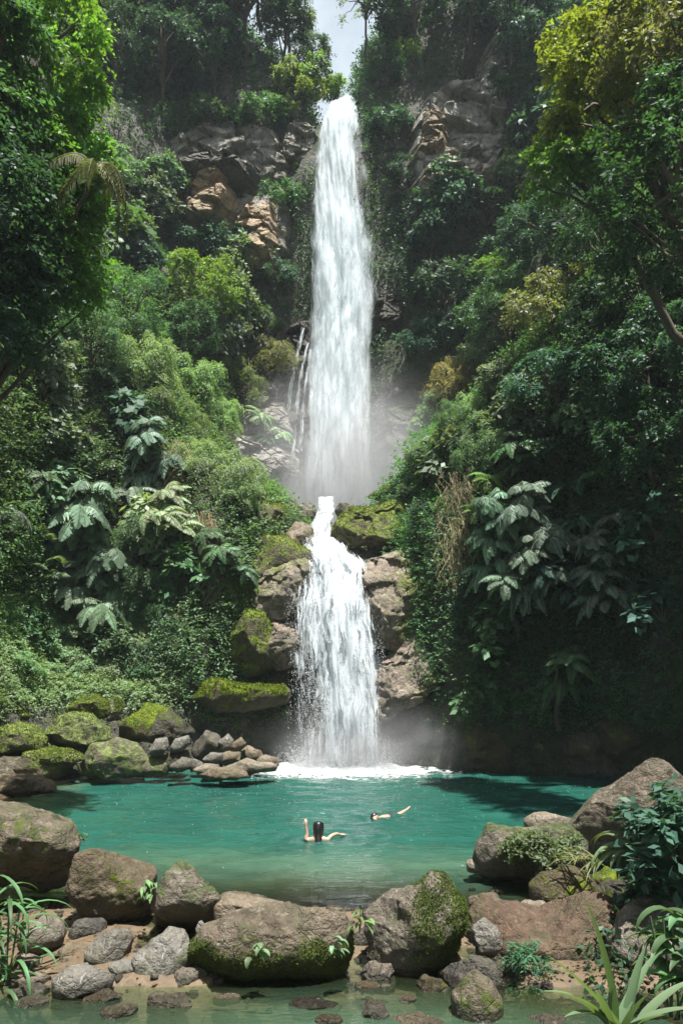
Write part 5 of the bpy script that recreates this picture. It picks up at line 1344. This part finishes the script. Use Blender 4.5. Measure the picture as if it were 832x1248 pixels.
# narrow drooping leaves, left edge
a = Acc()
for i in range(64):
    bx = np.array([rng.normal() * 0.16, rng.normal() * 0.12, rng.uniform(0.0, 1.05)])
    blade(a, bx, rng.uniform(0, 2 * PI), rng.uniform(0.5, 0.85), 0.05, rng.uniform(0.7, 1.3), rng.uniform(1.8, 2.9), 9, rng.random())
for i in range(7): a.add(*tube(curve(np.array([rng.normal() * 0.1, rng.normal() * 0.1, -0.2]), np.array([rng.normal() * 0.15, rng.normal() * 0.1, 1.1]), 5), 0.012, 5), 0.3)
plant_thing("strap_plant", "clump of narrow drooping green leaves at the left edge of the near bank", "plant", W(2, 1216, 8.7), a, (0.075, 0.17, 0.065))
# long sword leaves, lower right
a = Acc()
Lb = W(752, 1262, 7.2)
for tx, ty, wd, dy in [(716,1096,.10,-.1),(655,1160,.085,-.35),(664,1204,.10,-.5),(752,1176,.10,0.0),(776,1150,.10,.1),(800,1160,.10,.2),(830,1190,.10,.2),(700,1212,.09,-.4),(846,1226,.10,-.1),(735,1206,.08,-.4),(690,1240,.09,-.6),(812,1236,.10,-.4),(786,1206,.09,-.3)]:
    tp = W(tx, ty, 7.2 + dy); dv = tp - Lb; hd = np.hypot(dv[0], dv[1]); az = math.atan2(dv[1], dv[0])
    ch_ = np.linalg.norm(dv); e0 = math.atan2(dv[2], hd)
    ar = 0.25 if dv[2] > 0.7 * hd else 0.7
    blade(a, np.array([rng.normal() * 0.04, rng.normal() * 0.04, 0]), az, ch_ * (1 + ar * ar / 24), wd * 1.25, e0 + ar / 2, ar, 12, rng.uniform(0.35, 0.8))
plant_thing("sword_leaved_plant", "plant of long stiff pale sword leaves at the lower right", "plant", Lb, a, (0.125, 0.185, 0.095))
# dark broad-leaved shrub at the right edge
a = Acc()
C, R = blob_clumps(52, (0.72, 0.6, 1.15), 0.3, 91, low=-0.9)
sprays(a, C, R, 7, 8, 0.17, 0.085, 0.5, jitter=0.3)
for c in C[:14]: a.add(*tube(curve(np.array([0.1, 0.1, -1.2]), c, 5, 0, 0.03), np.linspace(0.02, 0.006, 5), 5), 0.2)
plant_thing("broad_leaved_shrub", "dark broad-leaved shrub at the right edge before the huge triangular boulder", "shrub", W(822, 1078, 9.5), a, "blue", sm=False)
a = Acc()
for i in range(16):
    az = PI + rng.uniform(-1.2, 1.2); blade(a, np.array([rng.normal() * .08, rng.normal() * .08, rng.uniform(-.1, .2)]), az, rng.uniform(0.4, 0.75), 0.085, rng.uniform(0.4, 1.1), rng.uniform(1.6, 2.4), 9, rng.random())
blade(a, np.array([-0.05, -0.1, 0.1]), PI * 0.9, 0.5, 0.12, 1.45, 0.3, 9, 0.95)
plant_thing("drooping_plant", "pale plant with drooping lance leaves beside the dark right shrub", "plant", W(768, 1046, 9.9), a, (0.13, 0.19, 0.10))
a = Acc()
for i in range(26):
    blade(a, np.array([rng.normal() * .12, rng.normal() * .1, 0]), PI + rng.uniform(-1.3, 1.3), rng.uniform(0.35, 0.7), 0.025, rng.uniform(0.6, 1.2), rng.uniform(1.3, 2.2), 8, rng.random())
plant_thing("grass_tuft", "straw-green grass tuft at the base of the huge triangular boulder", "grass tuft", W(720, 1052, 11.2), a, (0.17, 0.18, 0.075), "leaf")
# small arching fern fronds at the right edge high up
a = Acc()
for i in range(9): frond(a, np.zeros(3), PI + rng.uniform(-1.4, 1.4), rng.uniform(0.55, 0.9), 0.8, 18, 0.16, 0.035, 0.55, 0.6)
plant_thing("fern", "fern arching from the right edge in front of the huge triangular boulder", "fern", W(838, 1010, 9.4), a, (0.075, 0.135, 0.06), sm=False)
# blue-green ferny plant on the reddish boulder
a = Acc()
C, R = blob_clumps(26, (0.26, 0.24, 0.42), 0.16, 92, low=-0.9)
sprays(a, C, R, 9, 12, 0.06, 0.018, 0.5)
for c in C[:12]: a.add(*tube(curve(np.array([0, 0, -0.5]), c, 5, 0, 0.01), np.linspace(0.01, 0.004, 5), 4), 0.2)
plant_thing("ferny_plant", "bushy blue-green ferny plant in front of the broad reddish boulder", "plant", W(640, 1188, 8.75), a, (0.055, 0.15, 0.075), "leaf", False)
# grey-green shrub on its boulder
a = Acc()
C, R = blob_clumps(40, (0.62, 0.3, 0.28), 0.19, 93, low=-0.6)
sprays(a, C, R, 12, 10, 0.07, 0.035, 0.4)
plant_thing("creeping_shrub", "grey-green shrub creeping over the flat boulder on the pool's right shore", "shrub", W(655, 1036, 12.15), a, (0.10, 0.135, 0.06), "leaf", False, "foliage")
# seedlings on the boulders
def seedling(px, py, Y, n, L, Wd, colour, label, fall=0.5):
    a = Acc()
    for i in range(n):
        blade(a, np.array([rng.normal() * L * 0.3, rng.normal() * L * 0.2, rng.uniform(-1, 1) * L * 0.7]), -PI / 2 + rng.uniform(-1.6, 1.6), L * rng.uniform(0.6, 1.1), Wd, rng.uniform(0.1, 0.9), rng.uniform(1.0, 1.9), 7, rng.random())
    for i in range(4): a.add(*tube(curve(np.array([0, 0.12, -L]), np.array([rng.normal() * L * .3, 0, L * rng.uniform(-.2, .8)]), 5), 0.005, 4), 0.2)
    plant_thing("seedling", label, "seedling", W(px, py, Y), a, colour)
seedling(182, 1082, 10.1, 26, 0.17, 0.05, (0.12, 0.20, 0.075), "leafy seedling in the gap right of the squarish brown boulder")
seedling(318, 1156, 8.28, 7, 0.17, 0.075, (0.13, 0.21, 0.10), "seedling with two broad pale leaves on the long flat-topped boulder")
seedling(408, 1154, 8.3, 10, 0.15, 0.05, (0.13, 0.22, 0.11), "seedling with a star of pale leaves at the long boulder's right end")
seedling(438, 1120, 8.75, 8, 0.2, 0.05, (0.12, 0.19, 0.06), "drooping seedling on the corner between the long and the pointed boulder")
seedling(690, 1010, 12.6, 14, 0.12, 0.03, (0.12, 0.19, 0.06), "small tuft of leaves between the two right shore boulders")
seedling(100, 1020, 10.95, 12, 0.08, 0.03, (0.10, 0.15, 0.04), "tiny tuft growing in a crack of the left-edge boulder")

# low plants on the shaded right side of the bar
n = 5200
gx_, gy_ = rng.uniform(2.3, 5.6, n), rng.uniform(7.0, 12.2, n)
ok = (gx_ > 2.3 + 0.25 * (gy_ - 7)) & (fbm(np.stack([gx_ * 1.4, gy_ * 1.4, 0 * gx_], 1), 3, 77) > -0.25)
gx_, gy_ = gx_[ok], gy_[ok]; n = len(gx_)
P = np.stack([gx_, gy_, ground_z(gx_, gy_) + rng.random(n) ** 2 * 0.35], 1)
D = nrm(rng.normal(size=(n, 3)) + np.array([0, -0.3, 0.6])); s_ = rng.uniform(0.05, 0.13, n)
V, Tt = leaves_np(P, D, nrm(UP + rng.normal(size=(n, 3)) * 0.5), s_, s_ * 0.5)
o = link("undergrowth", mesh_np("undergrowth", V, [Tt], False, {"rnd": np.repeat(rng.random(n), 4)}), M["leaf"], color=COL["dark"])
tag(o, "dark low leaves between the rocks of the right bank", kind="stuff")

# ------------------------------------------------------------------ two swimmers
def body_mesh(name, chains, voxel=0.011):
    """limbs of tapering round sections merged into one continuous skin"""
    bm = bmesh.new()
    for ch in chains:
        pts = np.array([c[0] for c in ch], float); rad = np.array([c[1] for c in ch], float)
        n = max(2, int(np.linalg.norm(np.diff(pts, axis=0), axis=1).sum() / (rad.min() * 0.6)) + 2)
        t = np.linspace(0, len(pts) - 1, min(n, 60)); pp = catmull(pts, t); rr = catmull(rad[:, None], t)[:, 0]
        for q, r_ in zip(pp, rr):
            bmesh.ops.create_icosphere(bm, subdivisions=2, radius=max(r_, 0.004), matrix=Matrix.Translation(q))
    me = bpy.data.meshes.new(name); bm.to_mesh(me); bm.free()
    o = bpy.data.objects.new(name, me); col.objects.link(o)
    md = o.modifiers.new("r", "REMESH"); md.mode = "VOXEL"; md.voxel_size = voxel; md.use_smooth_shade = True
    sm_ = o.modifiers.new("s", "SMOOTH"); sm_.iterations = 3; sm_.factor = 0.4
    dg = bpy.context.evaluated_depsgraph_get()
    m2 = bpy.data.meshes.new_from_object(o.evaluated_get(dg))
    bpy.data.objects.remove(o); bpy.data.meshes.remove(me)
    m2.name = name
    return m2
m, nt, out = new_mat("skin"); b = NB(nt)
p = b.n("ShaderNodeBsdfPrincipled"); g = b.n("ShaderNodeTexCoord").outputs["Object"]
b.l(b.mix(b.noise(g, 9, 3), (0.38, 0.235, 0.165), (0.46, 0.30, 0.22)), p.inputs["Base Color"]); p.inputs["Roughness"].default_value = 0.4
p.inputs["Subsurface Weight"].default_value = 0.0
b.l(p.outputs[0], out.inputs["Surface"]); M["skin"] = m
m, nt, out = new_mat("wet hair"); b = NB(nt)
p = b.n("ShaderNodeBsdfPrincipled"); p.inputs["Base Color"].default_value = (0.012, 0.01, 0.009, 1); p.inputs["Roughness"].default_value = 0.35
mp = b.n("ShaderNodeMapping"); mp.inputs["Scale"].default_value = (60, 60, 4); b.l(b.n("ShaderNodeTexCoord").outputs["Object"], mp.inputs["Vector"])
b.l(b.bump(b.noise(mp.outputs[0], 1.0, 3), 0.5, 0.01), p.inputs["Normal"]); b.l(p.outputs[0], out.inputs["Surface"]); M["hair"] = m
m, nt, out = new_mat("dark swimwear"); b = NB(nt)
p = b.n("ShaderNodeBsdfPrincipled"); p.inputs["Base Color"].default_value = (0.015, 0.02, 0.025, 1); p.inputs["Roughness"].default_value = 0.6
b.l(p.outputs[0], out.inputs["Surface"]); M["swim"] = m
def hand(wrist, d, s, curl=0.25):
    """palm, four unequal bent fingers and a thumb from the palm's side"""
    d = nrm(np.array(d, float)); s = nrm(np.array(s, float)); n = np.cross(d, s); w = np.array(wrist, float)
    ch = [[(w, .022), (w + d * .05, .026), (w + d * .085, .024)]]
    for k, (o_, l) in enumerate([(-.028, .062), (-.010, .075), (.009, .070), (.027, .054)]):
        b0 = w + d * .08 + s * o_
        ch.append([(b0, .010), (b0 + d * l * .5 + s * o_ * .15, .009), (b0 + d * l + n * l * curl + s * o_ * .3, .007)])
    b0 = w + d * .03 - s * .022
    ch.append([(b0, .012), (b0 - s * .03 + d * .03, .010), (b0 - s * .042 + d * .062, .008)])
    return ch
# the woman seen from behind, up to her shoulders in the water, one arm raised
Yp = yw(1024)
root = W(388, 1024, Yp); root[2] = 0.025
v3 = lambda *a: np.array(a, float)
sh = 0.05
ch = [[(v3(0, 0, -1.0), .13), (v3(0, 0, -.75), .145), (v3(0, .0, -.5), .12), (v3(0, .0, -.25), .125), (v3(0, 0, -.06), .12), (v3(0, 0, sh), .06), (v3(0, .01, .12), .05)],
      [(v3(-.17, 0, -.02), .055), (v3(0, 0, 0.0), .085), (v3(.17, 0, -.02), .055)],
      [(v3(0, .0, .2), .078), (v3(0, .01, .25), .088), (v3(0, .0, .29), .075)],
      [(v3(0, .07, .17), .05), (v3(0, .075, .21), .05)], [(v3(0, .10, .205), .016), (v3(0, .105, .19), .018)],
      [(v3(-.088, 0, .21), .014), (v3(-.092, 0, .24), .015)], [(v3(.088, 0, .21), .014), (v3(.092, 0, .24), .015)],
      [(v3(-.18, 0, -.03), .052), (v3(-.25, .0, .0), .043), (v3(-.235, .02, .10), .038), (v3(-.255, .02, .24), .027)],
      [(v3(.18, 0, -.03), .052), (v3(.26, .05, .05), .042), (v3(.36, .14, .075), .034), (v3(.43, .2, .05), .026)],
      [(v3(-.08, 0, -1.0), .085), (v3(-.09, -.1, -1.4), .06), (v3(-.09, .1, -1.8), .04)], [(v3(.08, 0, -1.0), .085), (v3(.1, .1, -1.4), .06), (v3(.1, -.05, -1.8), .04)]]
ch += hand((-.255, .02, .25), (-.05, .05, 1), (1, 0, 0)) + hand((.44, .205, .05), (.8, .6, -.15), (-.5, .7, 0))
pr = tag(empty("person", tuple(root)), "swimmer with long dark wet hair seen from behind, one arm raised", "person", "swimmers in the pool")
link("body", body_mesh("body", ch), M["skin"], pr)
hr = [[(v3(0, -.0, .325), .05), (v3(0, -.03, .29), .088), (v3(0, -.045, .23), .092), (v3(0, -.06, .15), .075), (v3(0, -.075, .06), .075), (v3(0, -.10, -.04), .085), (v3(0, -.12, -.16), .06)],
      [(v3(-.06, .02, .30), .05), (v3(-.08, .0, .22), .035), (v3(-.07, -.03, .1), .03)], [(v3(.06, .02, .30), .05), (v3(.08, .0, .22), .035), (v3(.07, -.03, .1), .03)]]
link("hair", body_mesh("hair", hr), M["hair"], pr)
sw = [[(v3(0, -.0, -.42), .128), (v3(0, -.0, -.24), .133)], [(v3(0, 0, -1.02), .138), (v3(0, 0, -.85), .15)]]
link("swimsuit", body_mesh("swimsuit", sw), M["swim"], pr)
# the second swimmer stretched out on the surface, head to the left
Yp = yw(998)
root = W(456, 998, Yp); root[2] = -0.06
ch = [[(v3(.0, 0, .10), .085), (v3(.03, 0, .11), .09)], [(v3(-.05, -.05, .07), .05), (v3(-.03, -.06, .05), .045)], [(v3(.08, 0, .05), .052), (v3(.2, 0, .0), .06)],
      [(v3(.2, 0, -.01), .10), (v3(.42, .0, .0), .115), (v3(.62, .0, .0), .10), (v3(.8, 0, .0), .12)],
      [(v3(.22, -.15, -.01), .055), (v3(.22, .15, -.01), .055)],
      [(v3(.8, -.07, .0), .085), (v3(1.08, -.08, .05), .058), (v3(1.3, -.07, .08), .048), (v3(1.5, -.06, .12), .034), (v3(1.62, -.06, .17), .026)],
      [(v3(.8, .07, .0), .085), (v3(1.05, .1, .0), .06), (v3(1.28, .12, .02), .048), (v3(1.48, .12, .04), .032), (v3(1.6, .12, .07), .024)],
      [(v3(.2, -.17, .0), .05), (v3(.02, -.33, -.03), .042), (v3(-.18, -.30, -.02), .034), (v3(-.34, -.24, -.02), .026)],
      [(v3(.2, .17, .0), .05), (v3(.08, .36, .0), .042), (v3(-.08, .48, .0), .034), (v3(-.2, .55, -.02), .026)]]
ch += hand((-.35, -.235, -.02), (-1, .3, 0), (0.3, 1, 0)) + hand((-.21, .555, -.02), (-.8, .5, 0), (.5, .8, 0))
pr2 = pr = tag(empty("person", tuple(root)), "pale swimmer stretched out flat on the water with legs trailing to the right", "person", "swimmers in the pool")
link("body", body_mesh("body", ch), M["skin"], pr)
link("hair", body_mesh("hair", [[(v3(.06, .01, .15), .07), (v3(.01, .02, .15), .088), (v3(.0, .03, .10), .085)], [(v3(.08, .03, .12), .07), (v3(.13, .03, .06), .04)]]), M["hair"], pr)
link("shorts", body_mesh("shorts", [[(v3(.68, 0, .0), .115), (v3(.82, 0, .0), .13)], [(v3(.82, -.07, .0), .094), (v3(.95, -.08, .02), .08)], [(v3(.82, .07, .0), .094), (v3(.94, .09, .0), .08)]]), M["swim"], pr)
pr2.scale = (0.88, 0.88, 0.88)
a = Acc()
for i in range(26):
    az = PI + rng.uniform(-1.5, 1.5); blade(a, np.array([rng.normal() * .1, rng.normal() * .1, rng.uniform(-.2, .5)]), az, rng.uniform(0.35, 0.6), 0.12, rng.uniform(0.5, 1.2), rng.uniform(1.3, 2.3), 9, rng.random())
for i in range(6): a.add(*tube(curve(np.array([rng.normal() * 0.06, rng.normal() * 0.06, -0.5]), np.array([rng.normal() * 0.15, rng.normal() * 0.1, 0.5]), 5), 0.012, 5), 0.3)
plant_thing("broad_leaved_plant", "broad-leaved light green plant at the right edge behind the sword-leaved plant", "plant", W(826, 1180, 7.9), a, (0.075, 0.15, 0.06))
pr2.rotation_euler = (0, 0, math.radians(52))

# ------------------------------------------------------------------ gravel and litter of the bar
n = 2600
gx_, gy_ = rng.uniform(-5.2, 4.5, n), rng.uniform(7.4, 11.6, n)
dn = fbm(np.stack([gx_ * 0.9, gy_ * 0.9, 0 * gx_], 1), 3, 55) + 0.5 * rng.random(n)
ok = dn > 0.12; gx_, gy_ = gx_[ok], gy_[ok]; n = len(gx_)
V0, T0 = ico(1)
sz = 0.012 + 0.05 * rng.random(n) ** 3
Vg = np.repeat(V0[None], n, 0) * (1 + 0.25 * rng.normal(size=(n, len(V0), 1)).clip(-1, 1)) * (sz[:, None] * np.stack([rng.uniform(.8, 1.5, n), rng.uniform(.8, 1.5, n), rng.uniform(.4, .8, n)], 1))[:, None, :]
an = rng.random(n) * 2 * PI; Vg = np.stack([Vg[..., 0] * np.cos(an)[:, None] - Vg[..., 1] * np.sin(an)[:, None], Vg[..., 0] * np.sin(an)[:, None] + Vg[..., 1] * np.cos(an)[:, None], Vg[..., 2]], -1)
Vg += np.stack([gx_, gy_, ground_z(gx_, gy_) + sz * 0.2], 1)[:, None, :]
Tg = (np.arange(n)[:, None, None] * len(V0) + T0[None]).reshape(-1, 3)
me = mesh_np("gravel", Vg.reshape(-1, 3), [Tg], False, {"moss": np.full(n * len(V0), -0.3)})
tag(link("gravel", me, M["grey"]), "wet gravel strewn over the bar", kind="stuff")
n = 900
gx_, gy_ = rng.uniform(-5.2, 4.5, n), rng.uniform(8.3, 11.6, n)
P = np.stack([gx_, gy_, ground_z(gx_, gy_) + 0.012], 1)
D = nrm(rng.normal(size=(n, 3)) * np.array([1, 1, 0.15])); s_ = rng.uniform(0.03, 0.09, n)
V, Tt = leaves_np(P, D, nrm(UP + rng.normal(size=(n, 3)) * 0.3), s_, s_ * 0.5)
tag(link("fallen_leaves", mesh_np("fallen_leaves", V, [Tt], False, {"rnd": np.repeat(rng.random(n), 4)}), M["dry"], color=(0.13, 0.085, 0.04)), "dead brown leaves lying on the bar", kind="stuff")
# ------------------------------------------------------------------ air, light, camera
def haze(density):
    m, nt, out = new_mat("haze"); b = NB(nt)
    v = b.n("ShaderNodeVolumePrincipled"); v.inputs["Color"].default_value = (0.80, 0.93, 1.0, 1); v.inputs["Density"].default_value = density; v.inputs["Anisotropy"].default_value = 0.2
    b.l(v.outputs[0], out.inputs["Volume"])
    x0, x1, y0, y1, z0, z1 = -262, 262, -262, 412, -4.0, 66.0
    V = np.array([[x, y, z] for x in (x0, x1) for y in (y0, y1) for z in (z0, z1)], float)
    Fq = np.array([[0, 1, 3, 2], [4, 6, 7, 5], [0, 4, 5, 1], [2, 3, 7, 6], [0, 2, 6, 4], [1, 5, 7, 3]])
    tag(link("haze", mesh_np("haze", V, [Fq]), m), "thin humid air filling the gorge", kind="stuff")
haze(HAZE)

sun_dir = nrm(np.array(SUN_DIR))
el = math.asin(sun_dir[2]); az = math.atan2(sun_dir[0], sun_dir[1])
world = bpy.data.worlds.new("World"); scene.world = world; world.use_nodes = True
nt = world.node_tree; bg = nt.nodes["Background"]
sky = nt.nodes.new("ShaderNodeTexSky"); sky.sky_type = "NISHITA"; sky.sun_disc = False
sky.sun_elevation = el; sky.sun_rotation = az; sky.dust_density = 4.0; sky.air_density = 1.2; sky.ozone_density = 2.0
wb = NB(nt)
gv = wb.n("ShaderNodeTexCoord").outputs["Generated"]
cl = wb.ss(wb.noise(gv, 2.3, 6, 0.6, 0.4), CLOUD[0], CLOUD[1])
nt.links.new(wb.mix(cl, sky.outputs[0], (5.6, 6.3, 6.8)), bg.inputs["Color"]); bg.inputs["Strength"].default_value = SKY
ld = bpy.data.lights.new("sun", "SUN"); ld.energy = SUN; ld.angle = math.radians(0.5); ld.color = (1.0, 0.97, 0.92)
lo = bpy.data.objects.new("sun", ld); col.objects.link(lo)
lo.rotation_euler = Vector(sun_dir).to_track_quat("Z", "Y").to_euler(); lo.location = (0, 0, 60)

cd = bpy.data.cameras.new("camera"); cam = bpy.data.objects.new("camera", cd); col.objects.link(cam)
cam.location = (0, 0, CH); cam.rotation_euler = (PI / 2, 0, 0)
cd.sensor_fit = "VERTICAL"; cd.sensor_height = 24.0; cd.lens = F / 1248 * 24.0
cd.shift_y = (HY - 624) / 1248; cd.clip_start = 0.1; cd.clip_end = 2000
scene.camera = cam
scene.view_settings.view_transform = "Standard"; scene.view_settings.look = "None"; scene.view_settings.exposure = EXPOSURE; scene.view_settings.gamma = 1
scene.cycles.use_denoising = True
try: scene.cycles.denoiser = "OPENIMAGEDENOISE"
except Exception: pass
scene.cycles.max_bounces = 8; scene.cycles.diffuse_bounces = 3; scene.cycles.glossy_bounces = 3; scene.cycles.transmission_bounces = 4
scene.cycles.transparent_max_bounces = 24; scene.cycles.volume_bounces = 0
scene.cycles.caustics_reflective = False; scene.cycles.caustics_refractive = False
scene.cycles.sample_clamp_indirect = 4.0
bpy.context.view_layer.update()
